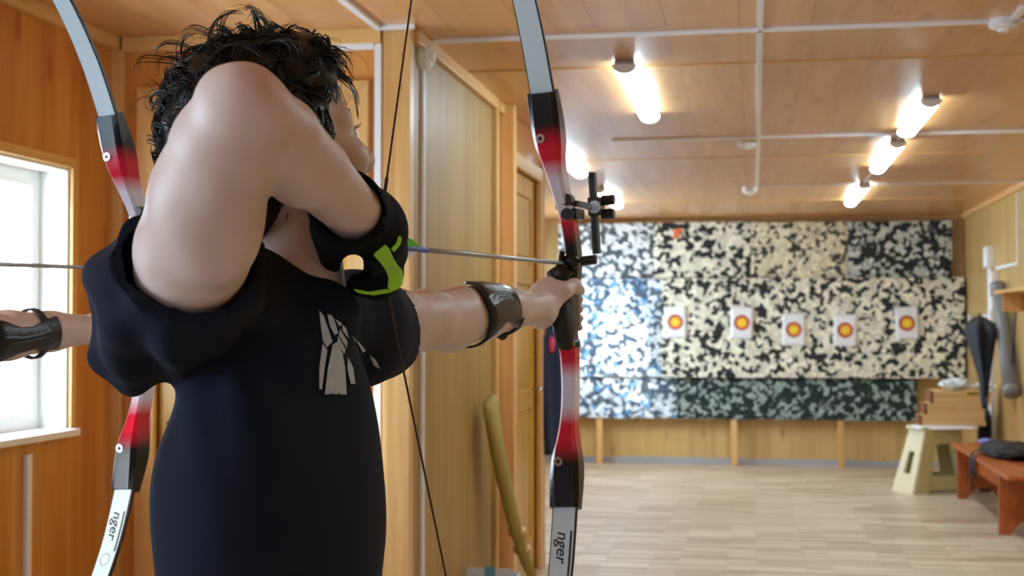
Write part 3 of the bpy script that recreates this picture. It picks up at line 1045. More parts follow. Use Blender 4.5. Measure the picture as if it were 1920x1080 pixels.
bmesh.ops.bevel(bm, geom=list(bm.edges), offset=0.01, segments=2, affect='EDGES')
link('seat', to_mesh('seat', bm), M['cream'], st)
zt = SZ + 0.035


def carton(c, sx, sy, sz, label, yaw=0.0, tape=False):
    root = empty('flat_box', c, yaw)
    tag(root, label, 'box', 'boxes stacked on the stool')
    box_obj('body', (-sx / 2 + 0.006, -sy / 2, 0), (sx / 2, sy / 2, sz * 0.62), M['boxwood'], root, 0.004)
    box_obj('lid', (-sx / 2 + 0.006, -sy / 2 - 0.006, sz * 0.62), (sx / 2 + 0.004, sy / 2 + 0.006, sz), M['boxwood'], root, 0.004)
    box_obj('end_board', (-sx / 2 - 0.02, -sy / 2 - 0.004, 0.002), (-sx / 2 + 0.006, sy / 2 + 0.004, sz - 0.002), M['boxbrown'], root, 0.004)
    if tape:
        e = box_obj('sticker', (sx / 2 - 0.19, -sy / 2 - 0.0075, sz * 0.66), (sx / 2 - 0.09, -sy / 2 - 0.006, sz * 0.92), M['yellow'], root)
        box_obj('sticker_print', (sx / 2 - 0.18, -sy / 2 - 0.0085, sz * 0.74), (sx / 2 - 0.10, -sy / 2 - 0.0076, sz * 0.84), M['blackprint'], e).location = (0, -0.0012, 0)


carton((1.57, 11.74, zt + 0.008), 0.50, 0.27, 0.085, 'lowest of the flat boxes, lying on the stool seat')
carton((1.60, 11.74, zt + 0.093), 0.48, 0.25, 0.095, 'middle one of the flat boxes on the stool')
carton((1.63, 11.73, zt + 0.188), 0.45, 0.24, 0.10, 'topmost of the flat boxes, with a yellow sticker', 0.03, True)
# white sheet hanging over the edge
bm = bmesh.new()
vs = []
prof = [(-0.14, 0.004), (-0.05, 0.003), (0.0, 0.004), (0.02, -0.002), (0.03, -0.02), (0.033, -0.03)]
for i in range(9):
    x = -0.25 + 0.5 * i / 8
    k = 1 - 0.7 * i / 8
    vs.append([bm.verts.new((x, -a, b * (1 if b > 0 else k))) for a, b in prof])
for i in range(8):
    for j in range(len(prof) - 1):
        bm.faces.new((vs[i][j], vs[i + 1][j], vs[i + 1][j + 1], vs[i][j + 1]))
o = link('paper_sheet', to_mesh('paper_sheet', bm, True), M['paper'])
sm = o.modifiers.new('thick', 'SOLIDIFY'); sm.thickness = 0.0015
o.location = (1.50, 11.575, zt + 0.002)
tag(o, 'white sheet of paper sticking out under the boxes on the stool', 'paper')
# crumpled wrap and paper on the top box
def crumple(name, c, sx, sy, sz, mat, seed, label, cat):
    bm = bmesh.new()
    bmesh.ops.create_icosphere(bm, subdivisions=3, radius=1.0)
    for v in bm.verts:
        f = 1 + 0.45 * mnoise.noise(v.co * 2.3 + Vector((seed, 0, 0))) + 0.2 * mnoise.noise(v.co * 6 + Vector((0, seed, 0)))
        v.co = Vector((v.co.x * sx * f, v.co.y * sy * f, max(0, v.co.z * 0.5 + 0.5) * sz * f))
    o = link(name, to_mesh(name, bm), mat)
    o.location = c
    tag(o, label, cat)
M['film'] = plain('milky_plastic_film', srgb(214, 222, 226), 0.25, var=0.05)
crumple('plastic_wrap', (1.60, 11.70, zt + 0.289), 0.12, 0.09, 0.09, M['film'], 3, 'crumpled clear plastic wrap on the top box', 'plastic wrap')
crumple('crumpled_paper', (1.825, 11.74, zt + 0.289), 0.075, 0.08, 0.055, M['paper'], 8, 'crumpled whitish paper on the top box beside the conduit', 'paper')

# bench along the right wall
bn = empty('wooden_bench', (1.75, 10.3, 0))
tag(bn, 'orange wooden bench along the right wall with a black bag on it', 'bench')
def bpart(nm, lo, hi, m=M['bench'], bv=0.004):
    o = box_obj(nm, lo, hi, m, None, bv); o.location = Vector(o.location) - bn.location; o.parent = bn; return o
bpart('seat_board', (1.52, 8.9, 0.40), (1.73, 11.42, 0.428))
bpart('seat_board', (1.736, 8.9, 0.40), (1.93, 11.42, 0.428))
for yy in (9.42, 11.28):
    bm = bmesh.new()
    pl = [(1.55, 0), (1.62, 0), (1.68, 0.08), (1.80, 0.08), (1.86, 0), (1.92, 0), (1.92, 0.40), (1.55, 0.40)]
    prism(bm, pl, lambda u, v, q: (u - bn.location.x, q - bn.location.y, v), yy - 0.02, yy + 0.02)
    link('leg_panel', to_mesh('leg_panel', bm), M['bench'], bn)
bpart('stretcher', (1.70, 9.44, 0.20), (1.725, 11.26, 0.30))
# low shelf piece beyond the near leg
o = box_obj('low_shelf', (1.74, 8.6, 0.0), (1.93, 9.34, 0.30), M['bench'], None, 0.006, origin=(1.835, 8.97, 0))
tag(o, 'low orange wooden box under the near end of the bench', 'shelf')

# black bag with straps on the bench
bg = empty('backpack', (1.76, 10.25, 0.432))
tag(bg, 'black bag with lilac lining and a hanging strap on the bench', 'bag')
bm = bmesh.new(); bmesh.ops.create_icosphere(bm, subdivisions=4, radius=1)
for v in bm.verts:
    f = 1 + 0.18 * mnoise.noise(v.co * 2.5)
    v.co = Vector((math.copysign(abs(v.co.x) ** 0.8, v.co.x) * 0.17 * f, math.copysign(abs(v.co.y) ** 0.7, v.co.y) * 0.42 * f, (max(v.co.z, -0.6) + 0.6) * 0.058 * f))
link('bag_body', to_mesh('bag_body', bm, True), M['bag'], bg)
bm = bmesh.new(); bmesh.ops.create_icosphere(bm, subdivisions=3, radius=1)
for v in bm.verts:
    v.co = Vector((v.co.x * 0.06 - 0.10, v.co.y * 0.08 + 0.34, v.co.z * 0.025 + 0.068))
link('lining', to_mesh('lining', bm, True), M['lilac'], bg)
for dx, dy, ln in ((-0.245, 0.1, 0.20), (-0.25, -0.06, 0.09)):
    pts = [(-0.1, dy, 0.06), (-0.19, dy - 0.02, 0.03), (-0.24, dy - 0.04, 0.008), (dx - 0.01, dy - 0.05, -0.05), (dx + 0.0, dy - 0.08, -0.05 - ln)]
    tube_obj('strap', pts, [(0.004, 0.016)] * 5, M['bag'], bg, seg=8)

# shelf board on the right wall, tube and umbrella hanging below it
o = box_obj('wall_shelf', (1.78, 9.3, 1.585), (XR - 0.001, 10.98, 1.61), M['trim_y'], None, 0.004, origin=(XR, 10.1, 1.6))
tag(o, 'pale wooden shelf on the right wall above the hanging umbrella', 'shelf')
for i, yy in enumerate((9.6, 10.7)):
    b_ = box_obj('bracket', (1.80, yy - 0.01, 1.45), (XR - 0.001, yy + 0.01, 1.585), M['trim_z'], None, 0.003)
    b_.location = Vector(b_.location) - o.location; b_.parent = o
# wall rail with sockets
rl = empty('wall_rail', (XR - 0.015, 12.03, 0.0))
tag(rl, 'white upright conduit strip with sockets on the right wall', 'conduit')
box_obj('rail', (-0.02, -0.055, 0.0), (0.015, 0.055, 1.86), M['white_plastic'], rl, 0.006).location.z = 1.05
rl.children[0].scale = (1, 1, 0.90)
box_obj('socket', (-0.05, -0.10, 1.83), (0.015, 0.08, 2.0), M['white_plastic'], rl, 0.012)
box_obj('socket', (-0.045, 0.0, 1.30), (0.015, 0.20, 1.44), M['white_plastic'], rl, 0.012)
box_obj('socket', (-0.045, -0.3, 1.47), (0.015, -0.12, 1.78), M['white_plastic'], rl, 0.012)

# grey tube quiver
tb = empty('arrow_tube', (1.875, 11.0, 0.86))
tag(tb, 'long grey tube hanging slanted on the right wall', 'tube')
a, b = Vector((0.0, 0.33, 0.78)), Vector((0.0, -0.20, 0.0))
tube_obj('tube_body', [a, a.lerp(b, 0.5), b], [0.052, 0.055, 0.06], M['grey_tube'], tb, 18)
tube_obj('cap', [a + (a - b).normalized() * 0.03, a - (a - b).normalized() * 0.06], 0.062, M['grey_tube'], tb, 18)
tube_obj('cap', [b + (a - b).normalized() * 0.03, b - (a - b).normalized() * 0.03], 0.064, M['grey_tube'], tb, 18)
tube_obj('cord', [a, (0.06, 0.2, 0.72), (0.07, 0.0, 0.6), (0.02, -0.15, 0.2)], 0.008, M['bag'], tb, 6)

# folded black umbrella
um = empty('umbrella', (1.735, 11.20, 0.80))
tag(um, 'black folded umbrella hanging in front of the grey tube', 'umbrella')
bm = bmesh.new()
sec = [(0.62, 0.030), (0.56, 0.115), (0.50, 0.125), (0.36, 0.09), (0.2, 0.055), (0.10, 0.036), (0.0, 0.018)]
rings = []
for i, (z, r) in enumerate(sec):
    ring = []
    for k in range(24):
        t = 2 * math.pi * k / 24
        rr = r * (1 + 0.28 * math.cos(6 * t))
        ring.append(bm.verts.new((math.cos(t) * rr * 0.8, math.sin(t) * rr * 1.9 + (z - 0.3) * 0.42, z)))
    rings.append(ring)
for i in range(len(sec) - 1):
    for k in range(24):
        bm.faces.new((rings[i][k], rings[i][(k + 1) % 24], rings[i + 1][(k + 1) % 24], rings[i + 1][k]))
bm.faces.new(rings[0]); bm.faces.new(rings[-1][::-1])
link('canopy', to_mesh('canopy', bm, True), M['umbrella'], um)
tube_obj('shaft', [(0, 0.14, 0.64), (0, -0.13, 0.0), (0, -0.19, -0.16)], 0.009, M['black'], um, 8)
tube_obj('grip', [(0, -0.185, -0.10), (0, -0.20, -0.18)], 0.022, M['bag'], um, 8)
bm = bmesh.new()
prism(bm, [(-0.05, 0.2), (0.13, 0.16), (0.02, -0.06), (-0.06, -0.1), (-0.09, 0.05)], lambda u, v, q: (q, u - 0.03, v), -0.02, 0.02)
bmesh.ops.bevel(bm, geom=list(bm.edges), offset=0.008, segments=1, affect='EDGES')
link('strap_flap', to_mesh('strap_flap', bm), M['navy'], um)
# small black case at the foot of the rail
o = box_obj('black_case', (1.80, 11.84, 0.0), (1.90, 11.94, 0.62), M['bag'], None, 0.01, origin=(1.85, 11.89, 0))
tag(o, 'narrow black case standing behind the bench by the white rail', 'case')

# navy jacket hanging at the end of the partition
jk = empty('hanging_jacket', (XP + 0.02, Y3 + 0.12, 0.62))
tag(jk, 'navy jacket with a pink patch hanging beyond the door', 'jacket')
bm = bmesh.new()
rings = []
for i in range(13):
    z = 0.80 * i / 12
    ring = []
    for k in range(24):
        t = 2 * math.pi * k / 24
        w = (0.12 + 0.03 * math.cos(5 * t + z * 3)) * (1 if z < 0.62 else 1 - (z - 0.62) * 3.4)
        ring.append(bm.verts.new((math.cos(t) * w * 0.62, math.sin(t) * w, z)))
    rings.append(ring)
for i in range(12):
    for k in range(24):
        bm.faces.new((rings[i][k], rings[i][(k + 1) % 24], rings[i + 1][(k + 1) % 24], rings[i + 1][k]))
bm.faces.new(rings[0][::-1]); bm.faces.new(rings[-1])
link('jacket_body', to_mesh('jacket_body', bm, True), M['navy'], jk)
bm = bmesh.new(); bmesh.ops.create_icosphere(bm, subdivisions=2, radius=1)
for v in bm.verts:
    v.co = Vector((v.co.x * 0.02 + 0.035, v.co.y * 0.03 - 0.085, v.co.z * 0.05 + 0.62))
link('patch', to_mesh('patch', bm, True), M['pink'], jk)
tube_obj('hook', [(-0.07, 0, 0.80), (0, 0, 0.82), (0, 0, 0.78)], 0.006, M['steel'], jk, 8)

# broom and carton by the partition
br = empty('broom', (-0.98, 6.42, 0))
tag(br, 'straw broom leaning by the door with its bristles up', 'broom')
tube_obj('bristles', [(-0.15, -0.52, 1.02), (-0.13, -0.44, 0.80), (-0.09, -0.30, 0.50), (-0.05, -0.17, 0.28), (-0.03, -0.10, 0.20)], [(0.03, 0.085), (0.03, 0.075), (0.028, 0.055), (0.026, 0.038), (0.02, 0.024)], M['olive'], br, 14)
tube_obj('handle', [(-0.032, -0.11, 0.22), (0.0, 0.0, 0.0)], 0.016, M['trim_z'], br, 10)
for t in (0.3, 0.7):
    c0 = Vector((-0.09, -0.30, 0.50)).lerp(Vector((-0.05, -0.17, 0.28)), t)
    tube_obj('binding', [c0, c0 + Vector((0.004, 0.012, -0.02))], (0.029, 0.046), M['trim_z'], br, 14)
ct = empty('carton_box', (-1.085, 5.75, 0))
tag(ct, 'open white and blue carton on the floor beside the broom', 'box')
for nm, lo, hi in (('side', (-0.10, -0.09, 0), (-0.094, 0.09, 0.30)), ('side', (0.094, -0.09, 0), (0.10, 0.09, 0.30)), ('front', (-0.094, -0.09, 0), (0.094, -0.084, 0.345)), ('back', (-0.094, 0.084, 0), (0.094, 0.09, 0.30)), ('bottom', (-0.094, -0.084, 0), (0.094, 0.084, 0.006))):
    box_obj(nm, lo, hi, M['carton'], ct)
box_obj('blue_stripe', (-0.02, -0.092, 0.02), (0.025, -0.0902, 0.355), M['cblue'], ct)
for u in (-0.065, 0.065):
    bm = bmesh.new()
    prism(bm, [(u - 0.02, 0.26), (u - 0.006, 0.27), (u, 0.325), (u + 0.008, 0.27), (u + 0.022, 0.29), (u + 0.012, 0.14), (u - 0.012, 0.14)], lambda a_, b_, q: (a_, q, b_), -0.0918, -0.0902)
    link('violet_motif', to_mesh('violet_motif', bm), M['cviolet'], ct)
#FIGURES
# ================================================================== SIGNED-DISTANCE MODELLING (bodies, gloves, shirts)
class Field:
    def __init__(self, lo, hi, h):
        self.h = h
        self.lo = np.array(lo, float)
        self.n = np.ceil((np.array(hi) - self.lo) / h).astype(int) + 1
        self.ax = [(self.lo[i] + h * np.arange(self.n[i])).astype(np.float32) for i in range(3)]
        self.D = np.full(self.n, 10.0, np.float32)

    def _sub(self, lo, hi):
        i0 = np.clip(np.floor((np.array(lo) - self.lo) / self.h).astype(int), 0, self.n)
        i1 = np.clip(np.ceil((np.array(hi) - self.lo) / self.h).astype(int) + 1, 0, self.n)
        if np.any(i1 <= i0):
            return None, None
        sl = tuple(slice(a, b) for a, b in zip(i0, i1))
        g = np.stack(np.meshgrid(*[self.ax[i][sl[i]] for i in range(3)], indexing='ij'), -1)
        return sl, g

    def _op(self, sl, d, k, op):
        a = self.D[sl]
        if op == 'add':
            hh = np.clip(k - np.abs(a - d), 0, None) / max(k, 1e-6)
            self.D[sl] = np.minimum(a, d) - hh * hh * k * 0.25
        else:
            d = -d
            hh = np.clip(k - np.abs(a - d), 0, None) / max(k, 1e-6)
            self.D[sl] = np.maximum(a, d) + hh * hh * k * 0.25

    def cap(self, a, b, ra, rb, k=0.01, op='add'):
        a, b = np.array(a, float), np.array(b, float)
        m = max(ra, rb) + k + 2 * self.h + 0.004
        sl, g = self._sub(np.minimum(a, b) - m, np.maximum(a, b) + m)
        if sl is None: return self
        ab = (b - a).astype(np.float32)
        t = np.clip((g - a.astype(np.float32)) @ ab / max(float(ab @ ab), 1e-9), 0, 1)
        d = np.linalg.norm(g - a.astype(np.float32) - t[..., None] * ab, axis=-1) - (ra + (rb - ra) * t)
        self._op(sl, d.astype(np.float32), k, op)
        return self

    def chain(self, pts, rs, k=0.01, op='add'):
        for i in range(len(pts) - 1):
            self.cap(pts[i], pts[i + 1], rs[i], rs[i + 1], k, op)
        return self

    def ell(self, c, r, axes=None, k=0.01, op='add'):
        c = np.array(c, np.float32); r = np.array(r, np.float32)
        A = np.eye(3, dtype=np.float32) if axes is None else np.array(axes, np.float32)
        m = float(np.max(r)) + k + 2 * self.h + 0.004
        sl, g = self._sub(c - m, c + m)
        if sl is None: return self
        q = (g - c) @ A.T
        k0 = np.linalg.norm(q / r, axis=-1)
        k1 = np.linalg.norm(q / (r * r), axis=-1)
        d = np.where(k1 > 1e-6, k0 * (k0 - 1.0) / np.maximum(k1, 1e-6), -float(np.min(r)))
        self._op(sl, d.astype(np.float32), k, op)
        return self

    def ecap(self, a, b, ra, rb, axes, scl, k=0.01, op='add'):
        """capsule with an elliptic section: lengths along axes[i] are multiplied by scl[i]"""
        a, b = np.array(a, float), np.array(b, float)
        m = max(ra, rb) * max(scl) + k + 2 * self.h + 0.004
        sl, g = self._sub(np.minimum(a, b) - m, np.maximum(a, b) + m)
        if sl is None: return self
        T = (np.array(axes) / np.array(scl)[:, None]).astype(np.float32)
        p = (g - a.astype(np.float32)) @ T.T
        ab = (T @ (b - a)).astype(np.float32)
        t = np.clip(p @ ab / max(float(ab @ ab), 1e-9), 0, 1)
        d = (np.linalg.norm(p - t[..., None] * ab, axis=-1) - (ra + (rb - ra) * t)) * min(scl)
        self._op(sl, d.astype(np.float32), k, op)
        return self

    def half(self, c, n, lo, hi):
        """remove what lies on the +n side of the plane inside a box"""
        sl, g = self._sub(lo, hi)
        d = (g - np.array(c, np.float32)) @ np.array(n, np.float32)
        self.D[sl] = np.maximum(self.D[sl], d.astype(np.float32))
        return self

    def mesh(self, name, smooth_it=1):
        D, n = self.D, self.n
        D = np.where(np.abs(D) < 1e-6, 1e-6, D)
        D[0] = D[-1] = 5; D[:, 0] = D[:, -1] = 5; D[:, :, 0] = D[:, :, -1] = 5
        ins = D < 0
        cnt = np.zeros(n - 1, np.int8)
        for dx in (0, 1):
            for dy in (0, 1):
                for dz in (0, 1):
                    cnt += ins[dx:n[0] - 1 + dx, dy:n[1] - 1 + dy, dz:n[2] - 1 + dz]
        act = np.argwhere((cnt > 0) & (cnt < 8))
        idx = np.full(n - 1, -1, np.int64)
        idx[tuple(act.T)] = np.arange(len(act))
        acc = np.zeros((len(act), 3)); num = np.zeros(len(act))
        cs = [(x, y, z) for x in (0, 1) for y in (0, 1) for z in (0, 1)]
        for i, a in enumerate(cs):
            for b in cs[i + 1:]:
                if sum(abs(p - q) for p, q in zip(a, b)) != 1: continue
                va = D[tuple((act + a).T)]; vb = D[tuple((act + b).T)]
                m = (va < 0) != (vb < 0)
                t = np.where(m, va / np.where(m, va - vb, 1), 0)
                pt = np.array(a) + t[:, None] * (np.array(b) - np.array(a))
                acc[m] += pt[m]; num[m] += 1
        V = self.lo + self.h * (act + acc / num[:, None])
        faces = []
        for ax in range(3):
            o1, o2 = (ax + 1) % 3, (ax + 2) % 3
            sA = [slice(1, n[i] - 1) for i in range(3)]
            sA[ax] = slice(0, n[ax] - 1); sB = list(sA); sB[ax] = slice(1, n[ax])
            A, B = ins[tuple(sA)], ins[tuple(sB)]
            e = np.argwhere(A != B)
            fl = A[tuple(e.T)]
            base = e + np.array([0 if i == ax else 1 for i in range(3)])
            def cell(d1, d2):
                q = base.copy(); q[:, o1] -= d1; q[:, o2] -= d2
                return idx[tuple(q.T)]
            q = np.stack([cell(1, 1), cell(0, 1), cell(0, 0), cell(1, 0)], 1)
            q[~fl] = q[~fl][:, ::-1]
            faces.append(q)
        F = np.concatenate(faces)
        F = F[(F >= 0).all(1)]
        # light smoothing
        for _ in range(smooth_it):
            S = np.zeros_like(V); w = np.zeros(len(V))
            for i in range(4):
                a, b = F[:, i], F[:, (i + 1) % 4]
                np.add.at(S, a, V[b]); np.add.at(w, a, 1)
                np.add.at(S, b, V[a]); np.add.at(w, b, 1)
            V = 0.5 * V + 0.5 * S / w[:, None]
        return V, F


def np_mesh(name, V, F, org=(0, 0, 0)):
    me = bpy.data.meshes.new(name)
    me.from_pydata((V - np.array(org)).tolist(), [], F.tolist())
    me.polygons.foreach_set('use_smooth', [True] * len(me.polygons))
    me.update()
    return me


def normals(V, F):
    a = np.cross(V[F[:, 2]] - V[F[:, 0]], V[F[:, 3]] - V[F[:, 1]])
    Nn = np.zeros_like(V)
    for i in range(4):
        np.add.at(Nn, F[:, i], a)
    return Nn / np.maximum(np.linalg.norm(Nn, axis=1), 1e-9)[:, None]


# ================================================================== THE ARCHER
# arrow and bow frame
NOCK = P(708, 460, 1.60)
REST = P(1060, 494, 2.32)
ARR = (REST - NOCK) / np.linalg.norm(REST - NOCK)

# torso frame: LAT runs from the right to the left shoulder, CHE out of the chest
LAT = 0.315 * rt + 0.949 * fh
CHE = 0.949 * rt - 0.315 * fh
TA = np.stack([LAT, CHE, ZU])
SR = P(350, 520, 1.37)
SL = P(672, 610, 1.72)
MID = (SR + SL) / 2
BASE = np.array([MID[0], MID[1], 0.0]) - 0.01 * CHE
def T(l, c, z):
    return BASE + LAT * l + CHE * c + ZU * z

# head frame
az = math.radians(58)
hf0 = math.sin(az) * rt + math.cos(az) * fh
hs = np.cross(hf0, ZU)
ph = math.radians(18)
HF = hf0 * math.cos(ph) + ZU * math.sin(ph)
HU = ZU * math.cos(ph) - hf0 * math.sin(ph)
HS = hs
HC = P(497, 243, 1.58)
HA = np.stack([HF, HS, HU])
def Hd(f, s, u):
    return HC + HF * f + HS * s + HU * u

EL_R = P(462, 205, 1.20)
WR_R = P(658, 392, 1.43)


def build_body():
    f = Field((-1.05, 0.95, 0.72), (0.02, 2.62, 1.80), 0.0036)
    # trunk
    f.ell(T(0, 0, 1.19), (0.128, 0.080, 0.19), TA, 0.02)
    f.ell(T(0, 0, 0.98), (0.120, 0.080, 0.20), TA, 0.02)
    f.ell(T(0, -0.005, 0.84), (0.145, 0.10, 0.12), TA, 0.03)
    nb = P(556, 560, 1.57)
    f.cap(SR, P(545, 585, 1.56), 0.036, 0.036, 0.015).cap(SL, P(545, 585, 1.56), 0.036, 0.036, 0.015)
    # neck
    f.cap(nb, P(548, 410, 1.585), 0.056, 0.053, 0.02)
    f.cap(P(590, 540, 1.56), P(560, 420, 1.56), 0.02, 0.024, 0.02)
    # head
    f.ell(HC, (0.096, 0.076, 0.094), HA, 0.02)
    f.ell(Hd(0.038, 0, -0.055), (0.060, 0.062, 0.088), HA, 0.03)
    for s in (-1, 1):
        f.cap(Hd(0.0, s * 0.055, -0.075), Hd(0.07, s * 0.018, -0.132), 0.022, 0.02, 0.025)
        f.cap(Hd(0.086, s * 0.012, -0.012), Hd(0.072, s * 0.05, -0.012), 0.013, 0.012, 0.012)
        f.ell(Hd(0.070, s * 0.042, -0.058), (0.024, 0.024, 0.022), HA, 0.02)
        f.ell(Hd(0.099, s * 0.032, -0.030), (0.016, 0.019, 0.012), HA, 0.01, 'cut')
        f.ell(Hd(-0.008, s * 0.077, -0.04), (0.024, 0.010, 0.032), HA, 0.006)
        f.ell(Hd(-0.004, s * 0.087, -0.038), (0.013, 0.006, 0.02), HA, 0.005, 'cut')
    f.cap(Hd(0.090, 0, -0.022), Hd(0.112, 0, -0.064), 0.010, 0.012, 0.012)
    f.ell(Hd(0.106, 0, -0.070), (0.012, 0.018, 0.010), HA, 0.006)
    f.ell(Hd(0.092, 0, -0.092), (0.014, 0.025, 0.009), HA, 0.01)
    f.ell(Hd(0.091, 0, -0.105), (0.013, 0.022, 0.009), HA, 0.01)
    f.ell(Hd(0.082, 0, -0.134), (0.022, 0.026, 0.018), HA, 0.02)
    # right arm (drawing arm)
    f.chain([SR, P(362, 470, 1.33), P(388, 372, 1.275), P(424, 275, 1.225), P(450, 212, 1.20)], [0.052, 0.0545, 0.0515, 0.0475, 0.040], 0.008)
    f.ell(P(372, 360, 1.28), (0.030, 0.040, 0.07), np.stack([rt, fh, ZU]), 0.02)
    f.ell(P(412, 430, 1.29), (0.036, 0.036, 0.05), np.stack([rt, fh, ZU]), 0.02)
    f.cap(P(430, 178, 1.19), P(458, 168, 1.18), 0.0195, 0.0195, 0.022)
    f.cap(P(478, 176, 1.20), P(482, 205, 1.2), 0.0140, 0.024, 0.02)
    f.chain([P(484, 214, 1.205), P(527, 255, 1.25), P(588, 322, 1.335), WR_R, P(690, 428, 1.50)], [0.0325, 0.0345, 0.034, 0.0290, 0.027], 0.008)
    f.cap(P(505, 272, 1.24), P(556, 330, 1.32), 0.030, 0.029, 0.012)
    # left arm (bow arm)
    f.chain([SL, P(735, 605, 1.82), P(800, 600, 1.91), P(856, 594, 2.0), P(900, 587, 2.06), P(950, 580, 2.14), P(1004, 577, 2.22)],
            [0.052, 0.043, 0.0395, 0.041, 0.040, 0.033, 0.0245], 0.015)
    f.ell(P(838, 612, 1.98), (0.03, 0.05, 0.036), np.stack([rt, fh, ZU]), 0.02)
    f.cap(P(1000, 578, 2.22), P(1012, 590, 2.25), 0.022, 0.024, 0.012)
    # left hand: palm heel behind the grip, web in the throat, fingers round the front
    G = lambda x, y, d: P(x, y, d)
    f.cap(G(1006, 576, 2.225), G(1022, 556, 2.285), 0.0245, 0.023, 0.015)
    f.cap(G(1010, 582, 2.235), G(1026, 584, 2.270), 0.024, 0.019, 0.012)
    for kx_, ky_ in ((1004, 545), (1016, 534), (1030, 527)):
        f.ell(G(kx_, ky_, 2.30), (0.010, 0.012, 0.009), np.stack([rt, fh, ZU]), 0.008)
    f.cap(G(1022, 556, 2.28), G(1046, 545, 2.285), 0.022, 0.018, 0.012)
    f.cap(G(1010, 556, 2.27), G(1012, 548, 2.31), 0.014, 0.013, 0.01)
    # thumb
    f.chain([G(1034, 566, 2.25), G(1056, 546, 2.262), G(1077, 536, 2.285), G(1087, 545, 2.312)], [0.017, 0.0135, 0.0115, 0.0095], 0.008)
    # fingers: knuckle on the left, round the front, tip on the right
    for i, (ky, kx, r) in enumerate(((544, 1013, 0.0090), (562, 1012, 0.0090), (580, 1015, 0.0086), (597, 1021, 0.0078))):
        f.chain([G(1018, ky + 4, 2.27), G(kx, ky, 2.315), G(kx + 14, ky + 4, 2.372), G(1048, ky + 10, 2.398), G(1080, ky + 15, 2.375), G(1086, ky + 17, 2.345)],
                [r * 1.3, r * 1.2, r * 1.02, r * 0.98, r * 0.95, r * 0.88], 0.0025)
    V, F = f.mesh('body')
    return V, F


def build_glove():
    f = Field(P(600, 400, 1.5) - 0.17, P(740, 480, 1.6) + 0.17, 0.0026)
    ax = (WR_R - EL_R) / np.linalg.norm(WR_R - EL_R)
    # cuff round the wrist, widening to the hand
    f.cap(P(648, 388, 1.42), P(688, 432, 1.50), 0.0395, 0.041, 0.01)
    # back of the hand and palm
    f.cap(P(684, 428, 1.49), P(708, 466, 1.56), 0.040, 0.034, 0.02)
    f.cap(P(668, 448, 1.52), P(700, 482, 1.565), 0.030, 0.026, 0.02)
    # thumb tucked under the jaw
    f.chain([P(652, 432, 1.49), P(632, 462, 1.515), P(626, 482, 1.53)], [0.026, 0.0185, 0.0155], 0.014)
    f.cap(P(640, 415, 1.47), P(620, 420, 1.50), 0.026, 0.022, 0.02)
    f.cap(P(663, 502, 1.40), P(663, 502, 1.70), 0.0150, 0.0150, 0.004, 'cut')
    f.cap(P(681, 510, 1.40), P(681, 510, 1.70), 0.0085, 0.0085, 0.004, 'cut')
    # fingers hooked on the string, tips turned back to the left
    for y0, r, tip in ((468, 0.0125, (704, 478, 1.585)), (492, 0.0128, (706, 502, 1.585)), (516, 0.0122, (704, 526, 1.575))):
        f.chain([P(716, y0 - 18, 1.555), P(731, y0, 1.585), P(728, y0 + 8, 1.615), P(712, y0 + 8, 1.612), P(*tip)], [r * 1.35, r * 1.2, r * 1.05, r, r * 0.9], 0.006)
    f.chain([P(716, 500, 1.55), P(722, 526, 1.56), P(706, 537, 1.565), P(673, 534, 1.55)], [0.019, 0.0155, 0.0145, 0.0135], 0.008)
    # hollow for the forearm
    f.cap(P(560, 292, 1.22), P(668, 404, 1.45), 0.036, 0.0335, 0.003, 'cut')
    f.half(P(640, 376, 1.405), -ax * 1.0, P(600, 400, 1.5) - 0.2, P(740, 480, 1.6) + 0.2)
    return f.mesh('glove')


